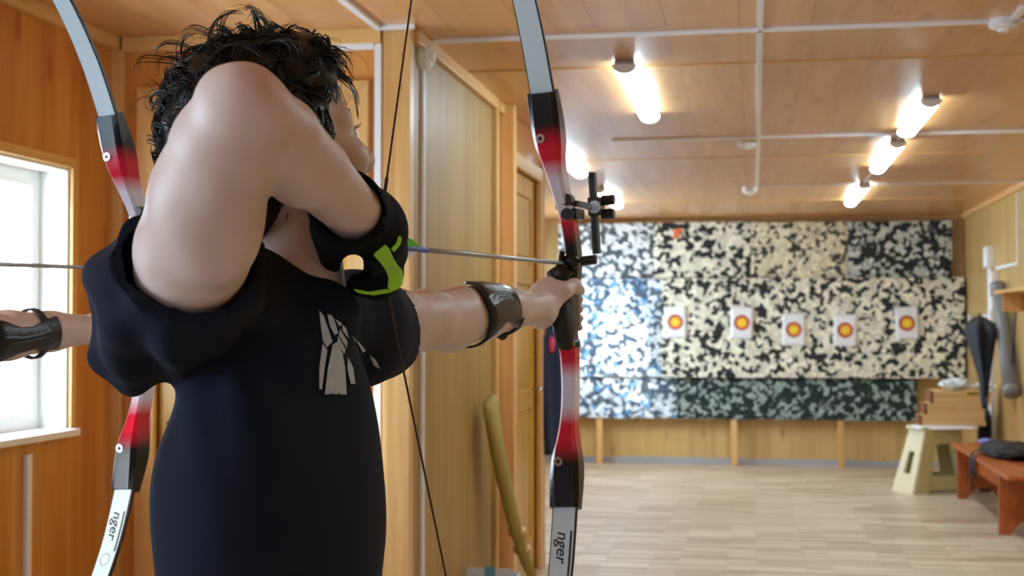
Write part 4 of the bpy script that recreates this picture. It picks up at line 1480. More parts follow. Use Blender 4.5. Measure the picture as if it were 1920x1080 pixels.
def build_shirt():
    f = Field((-1.0, 0.98, 0.76), (-0.12, 2.0, 1.58), 0.0042)
    f.ell(T(0, 0.0, 1.17), (0.158, 0.108, 0.23), TA, 0.03)
    f.ecap(T(0.0, 0.0, 1.10), T(0.0, 0.0, 0.86), 0.14, 0.14, TA, (1.05, 0.78, 1.0), 0.03)
    nb = P(556, 560, 1.57)
    nb = P(542, 590, 1.56)
    f.cap(SR, nb, 0.056, 0.050, 0.02).cap(SL, nb, 0.056, 0.050, 0.02)
    f.cap(P(540, 582, 1.56), P(610, 590, 1.535), 0.045, 0.040, 0.02)
    # back of the right shoulder and the hanging sleeve
    armd = (P(385, 370, 1.27) - SR); armd = armd / np.linalg.norm(armd)
    f.cap(P(300, 585, 1.46), P(330, 535, 1.37), 0.074, 0.074, 0.02)
    f.cap(P(335, 535, 1.37), SR + armd * 0.03, 0.074, 0.073, 0.02)
    f.cap(P(262, 600, 1.44), P(250, 535, 1.40), 0.045, 0.044, 0.03)
    f.cap(P(245, 650, 1.50), P(260, 560, 1.46), 0.050, 0.055, 0.03)
    # left sleeve
    f.cap(SL, P(705, 612, 1.80), 0.064, 0.062, 0.025)
    f.cap(P(672, 640, 1.74), P(694, 628, 1.80), 0.05, 0.056, 0.03)
    # openings
    f.cap(SR + armd * 0.0, SR + armd * 0.2, 0.060, 0.064, 0.004, 'cut')
    f.half(SR + armd * 0.034, armd, SR - 0.16, SR + 0.2)
    la = (P(800, 600, 1.91) - SL); la = la / np.linalg.norm(la)
    f.half(SL + la * 0.135, la, SL - 0.10, SL + 0.35)
    f.cap(SL + la * 0.105, SL + la * 0.25, 0.052, 0.056, 0.005, 'cut')
    f.cap(P(550, 432, 1.575), P(540, 360, 1.585), 0.064, 0.070, 0.006, 'cut')
    f.half(T(0, 0, 0.80), -ZU, T(-0.4, -0.4, 0.7) - 0.3, T(0.4, 0.4, 0.9) + 0.3)
    V, F = f.mesh('shirt', 2)
    # cloth folds: long soft pleats from the shoulders and cross-drapes at the waist
    Nn = normals(V, F)
    q = V - BASE
    l, c, z = q @ LAT, q @ CHE, q[:, 2]
    d = np.zeros(len(V))
    ns = np.array([mnoise.noise(Vector((a * 7, b * 7, e * 3.2))) for a, b, e in zip(l, c, z)])
    n2 = np.array([mnoise.noise(Vector((a * 17 + 4, b * 17, e * 8 + 2))) for a, b, e in zip(l, c, z)])
    d += 0.006 * ns + 0.003 * n2
    # radiating pleats below the raised arm
    ang = np.arctan2(z - (SR[2] + 0.02), (l + 0.19) * 0.6 + c)
    rr = np.sqrt((z - SR[2]) ** 2 + ((l + 0.19) * 0.6 + c) ** 2)
    w = np.exp(-((rr - 0.15) / 0.09) ** 2)
    d += 0.0045 * w * np.sin(ang * 10)
    wl_ = np.exp(-((z - 1.30) / 0.13) ** 2) * np.clip((0.02 - c) / 0.06, 0, 1)
    d += 0.0085 * wl_ * np.sin((l * 0.55 + c) * 75 + z * 26 + 2.0 * ns)
    near = np.clip((z - 0.80) / 0.05, 0, 1)
    V = V + Nn * (d * near)[:, None]
    return V, F


BV, BF = build_body()
SV, SF = build_shirt()
GV, GF = build_glove()
flush_c = P(492, 160, 1.175)
flush = 0.6 * np.exp(-(np.linalg.norm(BV - flush_c, axis=1) / 0.018) ** 2)

me_body = np_mesh('body', BV, BF, BASE)
me_body.materials.append(M['skin'])
at = me_body.attributes.new('flush', 'FLOAT', 'POINT')
at.data.foreach_set('value', flush.astype(np.float32))
me_shirt = np_mesh('t_shirt', SV, SF, BASE); me_shirt.materials.append(M['shirt'])
me_glove = np_mesh('glove', GV, GF, BASE); me_glove.materials.append(M['glove'])


# ------------------------------------------------------------------ hair
def hair_meshes():
    f = Field(HC - 0.17, HC + 0.17, 0.0035)
    f.ell(Hd(-0.010, 0, 0.014), (0.104, 0.085, 0.094), HA, 0.01)
    f.ell(Hd(-0.045, 0, -0.03), (0.078, 0.080, 0.09), HA, 0.03)
    f.ell(Hd(0.045, 0, 0.055), (0.058, 0.064, 0.040), HA, 0.02)
    for s in (-1, 1):
        f.cap(Hd(0.015, s * 0.070, -0.0), Hd(0.012, s * 0.066, -0.045), 0.016, 0.010, 0.02)
    # face stays free
    f.ell(Hd(0.135, 0, -0.035), (0.105, 0.13, 0.082), HA, 0.012, 'cut')
    f.ell(Hd(0.075, 0, -0.13), (0.105, 0.10, 0.10), HA, 0.012, 'cut')
    f.half(Hd(0, 0, -0.112), -HU, HC - 0.2, HC + 0.2)
    V, F = f.mesh('hair', 1)
    Nn = normals(V, F)
    q = (V - HC) @ HA.T
    a = np.array([mnoise.noise(Vector(p * 26)) for p in q]); b = np.array([mnoise.noise(Vector(p * 60 + 3)) for p in q])
    V2 = V + Nn * (0.007 * a + 0.004 * b)[:, None]
    cap_me = np_mesh('hair', V2, F, BASE)
    cap_me.materials.append(M['hair'])
    # curls
    verts, faces = [], []
    def tube3(pts, rad, nrm):
        n = len(pts)
        base = len(verts)
        for i, p in enumerate(pts):
            t = pts[min(i + 1, n - 1)] - pts[max(i - 1, 0)]
            t = t / max(np.linalg.norm(t), 1e-9)
            a_ = np.cross(t, nrm + 0.01); a_ /= max(np.linalg.norm(a_), 1e-9)
            b_ = np.cross(t, a_)
            rr = rad * (1 - 0.8 * (i / (n - 1)) ** 2)
            for k in range(3):
                verts.append(p + (a_ * math.cos(2.094 * k) + b_ * math.sin(2.094 * k)) * rr)
        for i in range(n - 1):
            for k in range(3):
                k2 = (k + 1) % 3
                faces.append((base + i * 3 + k, base + i * 3 + k2, base + i * 3 + 3 + k2, base + i * 3 + 3 + k))
    r = np.random.default_rng(3)
    def lock(i, length, lift, curl, turns, nstr, rad, spread):
        """a wavy lock that lies along the scalp and turns up at its end"""
        root, nrm = V[i], Nn[i]
        flow = -HF * 0.35 - HU * 0.25 + r.normal(size=3) * 0.75
        if q[i][0] > 0.03 and q[i][2] > 0.03: flow = HF * 0.5 + r.normal(size=3) * 0.7
        if q[i][2] < 0.02: flow = -HU * 1.0 - HF * 0.3 + r.normal(size=3) * 0.5
        tg = flow - nrm * (flow @ nrm); tg /= max(np.linalg.norm(tg), 1e-6)
        sd = np.cross(nrm, tg)
        cen = HC - HF * 0.01
        rad0 = np.linalg.norm(root - cen)
        ph0 = r.uniform(0, 6.28)
        for m in range(nstr):
            j = r.normal(size=3) * spread
            pp = ph0 + r.normal() * 0.35
            pts = []
            n = 10
            for k in range(n):
                u = k / (n - 1)
                d_ = root + j + tg * length * u - cen
                d_ = d_ / np.linalg.norm(d_)
                p = cen + d_ * (rad0 - 0.003 + lift * math.sin(u * 1.9) * 1.0)
                p = p + (nrm * math.cos(pp + turns * 6.28 * u) * 0.7 + sd * math.sin(pp + turns * 6.28 * u)) * curl * (0.25 + 0.75 * u)
                pts.append(p)
            tube3(pts, rad * r.uniform(0.7, 1.2), nrm)
    sel = r.choice(len(V), 1050)
    for i in sel:
        L_ = r.uniform(0.03, 0.06) * (0.7 if q[i][2] < -0.02 else 1.0)
        lock(i, L_, r.uniform(0.004, 0.014) * (0.6 if q[i][2] < -0.02 else 1.0), r.uniform(0.003, 0.008), r.uniform(0.5, 1.2), 5, 0.0011, 0.0022)
    # loose wisps
    cand = np.where((q[:, 2] > 0.04) | (q[:, 0] < -0.07))[0]
    for i in r.choice(cand, 70):
        lock(i, r.uniform(0.04, 0.07), r.uniform(0.018, 0.034), r.uniform(0.006, 0.012), r.uniform(0.4, 0.9), 2, 0.00045, 0.003)
    top = np.where((q[:, 2] > 0.085) & (np.abs(q[:, 0] + 0.01) < 0.05))[0]
    for i in r.choice(top, 16):
        lock(i, r.uniform(0.03, 0.05), r.uniform(0.025, 0.042), r.uniform(0.006, 0.012), r.uniform(0.4, 0.8), 5, 0.0008, 0.002)
    me = bpy.data.meshes.new('curls')
    me.from_pydata((np.array(verts) - BASE).tolist(), [], faces)
    me.polygons.foreach_set('use_smooth', [True] * len(me.polygons))
    me.materials.append(M['hair'])
    return cap_me, me


me_hair, me_curls = hair_meshes()


def face_bits():
    out = []
    for s in (-1, 1):
        bm = bmesh.new(); bmesh.ops.create_uvsphere(bm, u_segments=16, v_segments=10, radius=0.0125)
        c = Hd(0.083, s * 0.032, -0.030)
        for v in bm.verts: v.co = Vector(c - BASE) + v.co
        out.append(('eye', to_mesh('eye', bm, True), M['eye']))
        bm = bmesh.new(); bmesh.ops.create_uvsphere(bm, u_segments=14, v_segments=8, radius=0.0055)
        c = Hd(0.0903, s * 0.032, -0.030)
        for v in bm.verts: v.co = Vector(c - BASE) + v.co
        out.append(('iris', to_mesh('iris', bm, True), M['iris']))
        # brow and lashes
        bm = bmesh.new()
        tube(bm, [Vector(Hd(0.0955, s * 0.014, -0.010) - BASE), Vector(Hd(0.0915, s * 0.034, -0.004) - BASE), Vector(Hd(0.0785, s * 0.054, -0.010) - BASE)], [0.0022, 0.0028, 0.0015], 6)
        out.append(('eyebrow', to_mesh('eyebrow', bm, True), M['hair']))
        bm = bmesh.new()
        for k in range(9):
            t = (k - 4) / 4
            a = Vector(Hd(0.0945 - 0.006 * abs(t), s * (0.032 + 0.012 * t), -0.0255) - BASE)
            tube(bm, [a, a + Vector(HF * 0.006 + HU * 0.001), a + Vector(HF * 0.010 + HU * 0.004)], [0.0006, 0.0005, 0.0003], 4)
        out.append(('eyelashes', to_mesh('eyelashes', bm, True), M['hair']))
    bm = bmesh.new()
    tube(bm, [Vector(Hd(0.098, s * 0.022, -0.098) - BASE) for s in (-1, -0.5, 0, 0.5, 1)], [0.002, 0.005, 0.006, 0.005, 0.002], 8)
    out.append(('lips', to_mesh('lips', bm, True), M['lip']))
    return out


me_face = face_bits()


# ------------------------------------------------------------------ glove trim, arm guards, trousers, shoes
def project_patch(name, polys, bvh, off, mat, thick=0.0012, step=3.0, axis=None):
    """flat shapes drawn on a garment: each polygon is filled with a fine grid and laid on the garment surface"""
    bm = bmesh.new()
    for pl in polys:
        pl = np.array(pl, float)
        b2 = bmesh.new()
        vs = [b2.verts.new((p[0], p[1], 0)) for p in pl]
        b2.faces.new(vs)
        bmesh.ops.triangulate(b2, faces=b2.faces)
        for _ in range(3):
            long = [e for e in b2.edges if e.calc_length() > step * 2]
            if not long: break
            bmesh.ops.subdivide_edges(b2, edges=long, cuts=1)
            bmesh.ops.triangulate(b2, faces=b2.faces)
        mp = {}
        ok = {}
        for v in b2.verts:
            d = Vector(P(v.co.x, v.co.y, 1.0) - CAM).normalized()
            hit = bvh.ray_cast(Vector(CAM), d, 3.2)
            if hit[0] is not None:
                mp[v] = bm.verts.new(hit[0] + hit[1] * off - Vector(BASE))
        for fc in b2.faces:
            if all(v in mp for v in fc.verts):
                pts = [mp[v].co for v in fc.verts]
                if max((pts[i] - pts[i - 1]).length for i in range(3)) < 0.06:
                    bm.faces.new([mp[v] for v in fc.verts])
        b2.free()
    me = to_mesh(name, bm, True)
    me.materials.append(mat)
    return me


def bvh_of(V, F):
    return BVHTree.FromPolygons([Vector(v) for v in V], F.tolist())


bvh_shirt = bvh_of(SV, SF)
bvh_glove = bvh_of(GV, GF)
print_polys = [
    [(598, 583), (606, 592), (613, 612), (622, 640), (611, 652), (604, 640), (601, 615)],
    [(613, 590), (622, 592), (628, 606), (633, 624), (626, 628), (618, 612)],
    [(627, 598), (640, 606), (636, 612)], [(641, 608), (648, 616), (652, 634), (640, 618)], [(636, 616), (650, 640), (648, 652), (634, 628)], [(632, 628), (646, 655), (643, 664), (631, 642)],
    [(603, 645), (612, 656), (607, 690), (602, 730), (597, 730), (597, 690)],
    [(622, 646), (631, 640), (640, 662), (645, 690), (648, 740), (636, 740), (633, 700), (628, 672), (622, 690), (616, 740), (607, 740), (613, 690)],
    [(657, 628), (663, 634), (684, 656), (679, 660)],
    [(692, 664), (704, 674), (712, 690), (700, 684)],
    [(650, 670), (660, 690), (664, 720), (655, 720), (649, 690)],
]
me_print = [project_patch('shirt_print', [pl], bvh_shirt, 0.0016, M['print']) for pl in print_polys]
lime_polys = [[(700, 476), (722, 458), (727, 464), (734, 480), (750, 506), (752, 524), (750, 536), (730, 546), (726, 536), (728, 522), (722, 504), (712, 490)],
              [(732, 466), (742, 456), (747, 442), (749, 446), (747, 456), (736, 470)],
              [(664, 541), (690, 546), (726, 541), (730, 546), (700, 551), (672, 547)]]
me_lime = [project_patch('lime_panel', [pl], bvh_glove, 0.0022, M['lime'], step=2.5) for pl in lime_polys]


def sheet_guard(axis_pts, radii, a0, a1, up, mat, nu=26, thick=0.004, scallop=None, rim=None):
    """a bent plate round a limb: angles a0..a1 measured from `up` about the limb axis"""
    bm = bmesh.new()
    pts = [np.array(p) for p in axis_pts]
    n = len(pts)
    rows = []
    for i, p in enumerate(pts):
        t = pts[min(i + 1, n - 1)] - pts[max(i - 1, 0)]; t = t / np.linalg.norm(t)
        a = up - t * (up @ t); a /= np.linalg.norm(a)
        b = np.cross(t, a)
        lo, hi = (a0, a1) if scallop is None else scallop(i / (n - 1))
        row = []
        for k in range(nu + 1):
            th = lo + (hi - lo) * k / nu
            ridge = 0.0022 * (math.exp(-((k / nu - 0.42) / 0.03) ** 2) + math.exp(-((k / nu - 0.58) / 0.03) ** 2)) * (1 if 0.12 < i / (n - 1) < 0.9 else 0)
            r = radii[i] + ridge
            sh = t * (np.interp(k / nu, (0, 0.45, 1), rim) * (1 - i / (n - 1))) if rim is not None else 0
            row.append(tuple(bm.verts.new(Vector(p + sh + (a * math.cos(th) + b * math.sin(th)) * rr - BASE)) for rr in (r, r + thick)))
        rows.append(row)
    for i in range(n - 1):
        for k in range(nu):
            for s in (0, 1):
                bm.faces.new((rows[i][k][s], rows[i][k + 1][s], rows[i + 1][k + 1][s], rows[i + 1][k][s]))
        for k in (0, nu):
            bm.faces.new((rows[i][k][0], rows[i + 1][k][0], rows[i + 1][k][1], rows[i][k][1]))
    for k in range(nu):
        for i in (0, n - 1):
            bm.faces.new((rows[i][k][0], rows[i][k + 1][0], rows[i][k + 1][1], rows[i][k][1]))
    me = to_mesh('guard', bm, True)
    me.materials.append(mat)
    return me


ga = [P(866 + 13.4 * i, 592.5 - 2.1 * i, 2.012 + 0.0213 * i) for i in range(6)]
gr = [0.0455, 0.0450, 0.0440, 0.0420, 0.0400, 0.0380]
# angles from straight up; positive turns toward the far side
me_guard = sheet_guard(ga, gr, 0, 0, ZU, M['leather'], rim=(0.022, -0.008, 0.010), scallop=lambda t: (-0.12 + 0.22 * math.sin(math.pi * t), 2.55 - 0.60 * math.sin(math.pi * t) ** 1.5 - 0.25 * t))


def arc_strap(c, axis, r, a0, a1, w, t, mat):
    bm = bmesh.new()
    a = ZU - axis * (ZU @ axis); a /= np.linalg.norm(a)
    b = np.cross(axis, a)
    rows = []
    n = 20
    for i in range(n + 1):
        th = a0 + (a1 - a0) * i / n
        d = a * math.cos(th) + b * math.sin(th)
        rows.append([bm.verts.new(Vector(np.array(c) + d * (r + q) + axis * s - BASE)) for q, s in ((0, -w), (0, w), (t, w), (t, -w))])
    for i in range(n):
        for k in range(4):
            bm.faces.new((rows[i][k], rows[i][(k + 1) % 4], rows[i + 1][(k + 1) % 4], rows[i + 1][k]))
    bm.faces.new(rows[0][::-1]); bm.faces.new(rows[-1])
    me = to_mesh('strap', bm, True)
    me.materials.append(mat)
    return me


fa = (P(1004, 577, 2.22) - P(856, 594, 2.0)); fa /= np.linalg.norm(fa)
me_straps = [arc_strap(P(876, 592, 2.025), fa, 0.0445, 1.9, 5.4, 0.005, 0.003, M['black_matte']),
             arc_strap(P(940, 581.5, 2.125), fa, 0.0365, 1.9, 5.4, 0.006, 0.003, M['black_matte'])]
bm = bmesh.new()
tube(bm, [Vector(P(928, 623, 2.10) - BASE), Vector(P(942, 629, 2.115) - BASE), Vector(P(950, 622, 2.13) - BASE)], [0.006, 0.008, 0.005], 8)
me_hook = to_mesh('hook', bm, True); me_hook.materials.append(M['black_matte'])
bm = bmesh.new()
tube(bm, [Vector(P(862, 651, 2.01) - BASE), Vector(P(873, 645, 2.02) - BASE)], [0.005, 0.006], 8)
me_hook2 = to_mesh('hook', bm, True); me_hook2.materials.append(M['black_matte'])

# thin flat guard of the second archer (same arm, own straps)
g2a = [P(905, 586, 2.075), P(922, 584, 2.10), P(940, 581.5, 2.125), P(958, 580, 2.15), P(975, 578.5, 2.18)]
g2a = [P(858 + 17 * i, 594 - 2.4 * i, 2.003 + 0.026 * i) for i in range(6)]
g2r = [0.0460, 0.0455, 0.0445, 0.0425, 0.0400, 0.0375]
me_guard2 = sheet_guard(g2a, g2r, 0, 0, ZU, M['leather'], scallop=lambda t: (0.80 + 0.50 * math.sin(math.pi * t) ** 2, 2.70 - 0.40 * math.sin(math.pi * t) ** 2 - 0.35 * t))


def trousers_mesh():
    f = Field(T(-0.45, -0.3, 0.0) - 0.1, T(0.45, 0.3, 0.0) + np.array([0.1, 0.1, 1.0]), 0.009)
    f.ell(T(0, -0.005, 0.84), (0.152, 0.112, 0.13), TA, 0.03)
    for s in (-1, 1):
        f.chain([T(s * 0.08, 0, 0.80), T(s * 0.15, 0.01, 0.45), T(s * 0.20, -0.01, 0.05)], [0.095, 0.07, 0.062], 0.03)
    f.half(T(0, 0, 0.045), -ZU, T(-0.6, -0.6, -0.2), T(0.6, 0.6, 0.2) + 0.3)
    return f.mesh('trousers')


TV, TF = trousers_mesh()
me_tr = np_mesh('trousers', TV, TF, BASE); me_tr.materials.append(M['trousers'])


def shoe_mesh(s):
    f = Field(T(s * 0.20, 0.05, 0.05) - 0.22, T(s * 0.20, 0.05, 0.05) + 0.22, 0.006)
    a, b = T(s * 0.20, -0.05, 0.045), T(s * 0.225, 0.15, 0.035)
    f.cap(a, b, 0.045, 0.036, 0.02)
    f.cap(T(s * 0.20, -0.02, 0.05), T(s * 0.20, -0.01, 0.10), 0.042, 0.04, 0.02)
    f.half((0, 0, 0.001), -ZU, a - 0.3, a + 0.3)
    return f.mesh('shoe')


me_shoes = []
for s in (-1, 1):
    v_, f_ = shoe_mesh(s)
    m_ = np_mesh('shoe', v_, f_, BASE); m_.materials.append(M['black_matte'])
    me_shoes.append(m_)


def make_person(loc, rz, label, second=False, scale=1.0):
    root = empty('person', loc, rz)
    root.scale = (scale,) * 3
    tag(root, label, 'person', 'archers at full draw')
    b_ = link('body', me_body, None, root)
    for nm, me_, mt in me_face:
        link(nm, me_, mt, b_)
    h_ = link('hair', me_hair, None, root)
    link('curls', me_curls, None, h_)
    sh = link('t_shirt', me_shirt, None, root)
    if not second:
        for m_ in me_print:
            if len(m_.polygons):
                p_ = link('shirt_print', m_, None, sh)
                p_['label'] = 'pale grey piece of the printed chest motif'
    link('trousers', me_tr, None, root)
    for m_ in me_shoes:
        link('shoe', m_, None, root)
    g_ = link('glove', me_glove, None, root)
    for m_ in me_lime:
        if len(m_.polygons):
            l_ = link('lime_panel', m_, None, g_)
            l_['label'] = 'lime green fabric panel'
            sm_ = l_.modifiers.new('thick', 'SOLIDIFY'); sm_.thickness = 0.0035; sm_.offset = 0.6
    if not second:
        a_ = link('arm_guard', me_guard, None, root)
        a_['label'] = 'black leather bracer wrapped round the bow forearm'
        for m_ in me_straps:
            link('strap', m_, None, a_)
        link('hook', me_hook, None, a_); link('hook', me_hook2, None, a_)
    else:
        a_ = link('arm_guard', me_guard2, None, root)
        a_['label'] = 'narrow black leather arm guard with two straps'
        for i_ in (0, 4):
            link('strap', arc_strap(g2a[i_ if i_ else 0] + (fa * 0.006 if i_ == 0 else 0), fa, g2r[i_] + 0.001, 0, 2 * math.pi, 0.006, 0.003, M['black_matte']), None, a_)
    return root


archer = make_person(BASE, 0, 'archer with black curly hair and black T-shirt drawing a bow in the foreground')


# ================================================================== THE BOW (local frame: x right, y toward the target, z up, origin at the arrow rest)
def sweep_rect(bm, rows):
    """rows: (centre x, y, z, half width, half depth, tangent (y, z))"""
    rings = []
    for (x, y, z, hw, hd, ty, tz) in rows:
        nrm = Vector((0, tz, -ty)).normalized()   # across the depth
        c = Vector((x, y, z))
        r = 0.35
        ring = []
        for (u, v) in ((-1, -1 + r), (-1 + r, -1), (1 - r, -1), (1, -1 + r), (1, 1 - r), (1 - r, 1), (-1 + r, 1), (-1, 1 - r)):
            ring.append(bm.verts.new(c + Vector((u * hw, 0, 0)) + nrm * (v * hd)))
        rings.append(ring)
    for a, b in zip(rings[:-1], rings[1:]):
        for k in range(8):
            bm.faces.new((a[k], a[(k + 1) % 8], b[(k + 1) % 8], b[k]))
    bm.faces.new(rings[0][::-1]); bm.faces.new(rings[-1])


def spline(keys, n):
    """Catmull-Rom through rows of numbers"""
    K = np.array(keys, float)
    out = []
    m = len(K) - 1
    for i in range(n + 1):
        t = i / n * m
        j = min(int(t), m - 1); u = t - j
        p0, p1, p2, p3 = K[max(j - 1, 0)], K[j], K[j + 1], K[min(j + 2, m)]
        out.append(0.5 * ((2 * p1) + (-p0 + p2) * u + (2 * p0 - 5 * p1 + 4 * p2 - p3) * u * u + (-p0 + 3 * p1 - 3 * p2 + p3) * u ** 3))
    return out


HMID = -0.06
# half riser, measured from the middle: (height, setback s, lateral x, half width, half depth)
riser_up = [(0.0, 0.004, 0.0, 0.0135, 0.026), (0.03, -0.018, 0.004, 0.0125, 0.019), (0.06, -0.016, 0.011, 0.0105, 0.022), (0.10, -0.006, 0.012, 0.0105, 0.022),
            (0.14, 0.004, 0.010, 0.0115, 0.021), (0.18, 0.018, 0.005, 0.012, 0.020), (0.225, 0.034, 0.001, 0.016, 0.025), (0.255, 0.045, 0.0, 0.022, 0.027), (0.29, 0.058, 0.0, 0.0245, 0.024), (0.338, 0.076, 0.0, 0.0245, 0.014)]
riser_dn = [(0.0, 0.004, 0.0, 0.0135, 0.026), (0.045, 0.012, 0.0, 0.0135, 0.030), (0.085, 0.004, 0.0, 0.0135, 0.022), (0.12, 0.006, 0.0, 0.0125, 0.020),
            (0.16, 0.012, 0.0, 0.012, 0.020), (0.20, 0.026, 0.0, 0.0125, 0.020), (0.235, 0.037, 0.0, 0.0165, 0.025), (0.26, 0.047, 0.0, 0.022, 0.027), (0.29, 0.058, 0.0, 0.0245, 0.024), (0.338, 0.076, 0.0, 0.0245, 0.014)]
limb_keys = [(0.322, 0.074, 0.0205), (0.338, 0.078, 0.0205), (0.43, 0.120, 0.0200), (0.52, 0.180, 0.0190), (0.60, 0.256, 0.0175), (0.66, 0.340, 0.0150), (0.695, 0.405, 0.0110), (0.725, 0.440, 0.0070), (0.748, 0.452, 0.0045)]


def make_bow():
    root = empty('recurve_bow')
    rows = []
    for sgn, keys in ((-1, riser_dn), (1, riser_up)):
        sp = spline(keys, 36)
        seq = [(k[2], -k[1], HMID + sgn * k[0], k[3], k[4]) for k in sp]
        if sgn < 0:
            seq = seq[::-1]
        rows += seq if not rows else seq[1:]
    full = []
    for i, (x, y, z, hw, hd) in enumerate(rows):
        a, b = rows[max(i - 1, 0)], rows[min(i + 1, len(rows) - 1)]
        full.append((x, y, z, hw, hd, b[1] - a[1], b[2] - a[2]))
    bm = bmesh.new(); sweep_rect(bm, full)
    rs = link('riser', to_mesh('riser', bm, False), M['riser'], root)
    rs['label'] = 'riser fading from black to red to white'
    md = rs.modifiers.new('bev', 'BEVEL'); md.width = 0.002; md.segments = 2; md.limit_method = 'ANGLE'
    # grip
    bm = bmesh.new()
    gk = [(-0.030, 0.000, 0.012, 0.024), (-0.05, 0.006, 0.0125, 0.027), (-0.075, 0.016, 0.014, 0.030), (-0.100, 0.024, 0.0155, 0.031), (-0.118, 0.022, 0.014, 0.027), (-0.130, 0.012, 0.0128, 0.021)]
    rr = spline(gk, 20)
    fr = []
    for i, k in enumerate(rr):
        a, b = rr[max(i - 1, 0)], rr[min(i + 1, len(rr) - 1)]
        fr.append((0, -k[1], k[0], k[2], k[3], -(b[1] - a[1]), b[0] - a[0]))
    sweep_rect(bm, fr)
    link('grip', to_mesh('grip', bm, True), M['black_matte'], root)
    # shelf hook above the hand
    bm = bmesh.new()
    tube(bm, [(0.006, -0.012, -0.006), (-0.004, -0.018, -0.018), (-0.018, -0.024, -0.024), (-0.026, -0.024, -0.023)], [(0.016, 0.008), (0.016, 0.007), (0.014, 0.004), (0.010, 0.002)], 10)
    link('arrow_shelf', to_mesh('arrow_shelf', bm, True), M['black'], root)
    bm = bmesh.new()
    tube(bm, [(0.0, -0.012, 0.02), (-0.004, -0.012, 0.004), (-0.006, -0.012, -0.010)], [(0.004, 0.010)] * 3, 8)
    tube(bm, [(-0.002, -0.006, -0.004), (-0.013, -0.008, -0.0065)], 0.0012, 6)
    link('arrow_rest', to_mesh('arrow_rest', bm, True), M['black'], root)
    # limbs
    for sgn in (1, -1):
        sp = spline(limb_keys, 44)
        bm = bmesh.new()
        fr = []
        seq = [(0, -k[1], HMID + sgn * k[0], k[2]) for k in sp]
        for i, (x, y, z, hw) in enumerate(seq):
            a, b = seq[max(i - 1, 0)], seq[min(i + 1, len(seq) - 1)]
            fr.append((x, y, z, hw, 0.0045 - 0.002 * i / 44, b[1] - a[1], b[2] - a[2]))
        off = []
        for (x, y, z, hw, hd, ty, tz) in fr:
            nrm = Vector((0, tz, -ty)).normalized() * sgn
            # lift the limb out of the pocket toward the archer
            off.append((x, y - abs(nrm.y) * 0.0 * max(0, 1 - (abs(z - HMID) - 0.338) / 0.05 if abs(z - HMID) > 0.338 else 1), z, hw, hd, ty, tz))
        sweep_rect(bm, off)
        lb = link('limb', to_mesh('limb', bm, False), M['black'], root)
        lb['label'] = 'white-faced upper limb with dark edges' if sgn > 0 else 'white-faced lower limb with lettering and dark edges'
        # white face on the archer's side
        bm = bmesh.new()
        pa = []
        for (x, y, z, hw, hd, ty, tz) in off:
            nrm = Vector((0, tz, -ty)).normalized() * sgn
            if nrm.y > 0: nrm = -nrm
            c = Vector((x, y, z))
            pa.append([bm.verts.new(c + nrm * (hd + q) + Vector((u * (hw - 0.0022), 0, 0))) for u, q in ((-1, -0.001), (-1, 0.0006), (1, 0.0006), (1, -0.001))])
        for a, b in zip(pa[:-1], pa[1:]):
            for k in range(4):
                bm.faces.new((a[k], a[(k + 1) % 4], b[(k + 1) % 4], b[k]))
        bm.faces.new(pa[0][::-1]); bm.faces.new(pa[-1])
        link('limb_face', to_mesh('limb_face', bm, False), M['limb'], lb)
        if sgn < 0:
            # lettering that runs down the limb
            def at_h(h):
                for i in range(len(off) - 1):
                    h0, h1 = abs(off[i][2] - HMID), abs(off[i + 1][2] - HMID)
                    if h0 <= h <= h1:
                        u = (h - h0) / (h1 - h0)
                        r0, r1 = off[i], off[i + 1]
                        y = r0[1] + (r1[1] - r0[1]) * u; z = r0[2] + (r1[2] - r0[2]) * u
                        nrm = Vector((0, r0[6], -r0[5])).normalized()
                        if nrm.y > 0: nrm = -nrm
                        return Vector((0, y, z)), nrm, r0[4]
                return None
            cu = bpy.data.curves.new('lettering', 'FONT')
            cu.body = 'nger'; cu.size = 0.028; cu.shear = 0.25; cu.extrude = 0.0; cu.offset = 0.0003
            cu.resolution_u = 4
            to = bpy.data.objects.new('tmp', cu); C.objects.link(to)
            dg = bpy.context.evaluated_depsgraph_get(); dg.update()
            tm = bpy.data.meshes.new_from_object(to.evaluated_get(dg))
            bpy.data.objects.remove(to)
            H0 = 0.373
            for v in tm.vertices:
                q = at_h(H0 + v.co.x * 0.92)
                v.co = q[0] + q[1] * (q[2] + 0.0009) + Vector((v.co.y * 0.95 - 0.008, 0, 0))
            tm.name = 'lettering'
            tm.materials.clear(); tm.materials.append(M['blackprint'])
            link('lettering', tm, None, lb)
            bm = bmesh.new()
            L0 = []
            for i in range(9):
                q = at_h(H0 - 0.0 + 0.066 * i / 8)
                L0.append([bm.verts.new(q[0] + q[1] * (q[2] + 0.0009) + Vector((u, 0, 0))) for u in (0.0122, 0.0156)])
            for a, b in zip(L0[:-1], L0[1:]):
                bm.faces.new((a[0], a[1], b[1], b[0]))
            link('lettering_line', to_mesh('lettering_line', bm), M['blackprint'], lb)
            bm = bmesh.new()
            cen = at_h(0.50)
            ring = [[], []]
            for k in range(24):
                t = 2 * math.pi * k / 24
                for j, r_ in enumerate((0.0085, 0.0105)):
                    q = at_h(0.452 + r_ * math.cos(t))
                    ring[j].append(bm.verts.new(q[0] + q[1] * (q[2] + 0.0009) + Vector((r_ * math.sin(t) - 0.001, 0, 0))))
            for k in range(24):
                k2 = (k + 1) % 24
                bm.faces.new((ring[0][k], ring[0][k2], ring[1][k2], ring[1][k]))
            link('emblem_ring', to_mesh('emblem_ring', bm), M['grey_plastic'], lb)
        # limb bolt
        bm = bmesh.new()
        zb = HMID + sgn * 0.262
        yb = -0.056 - 0.016
        tube(bm, [(-0.008, yb, zb), (-0.008, yb - 0.006, zb)], [0.0085, 0.0078], 18)
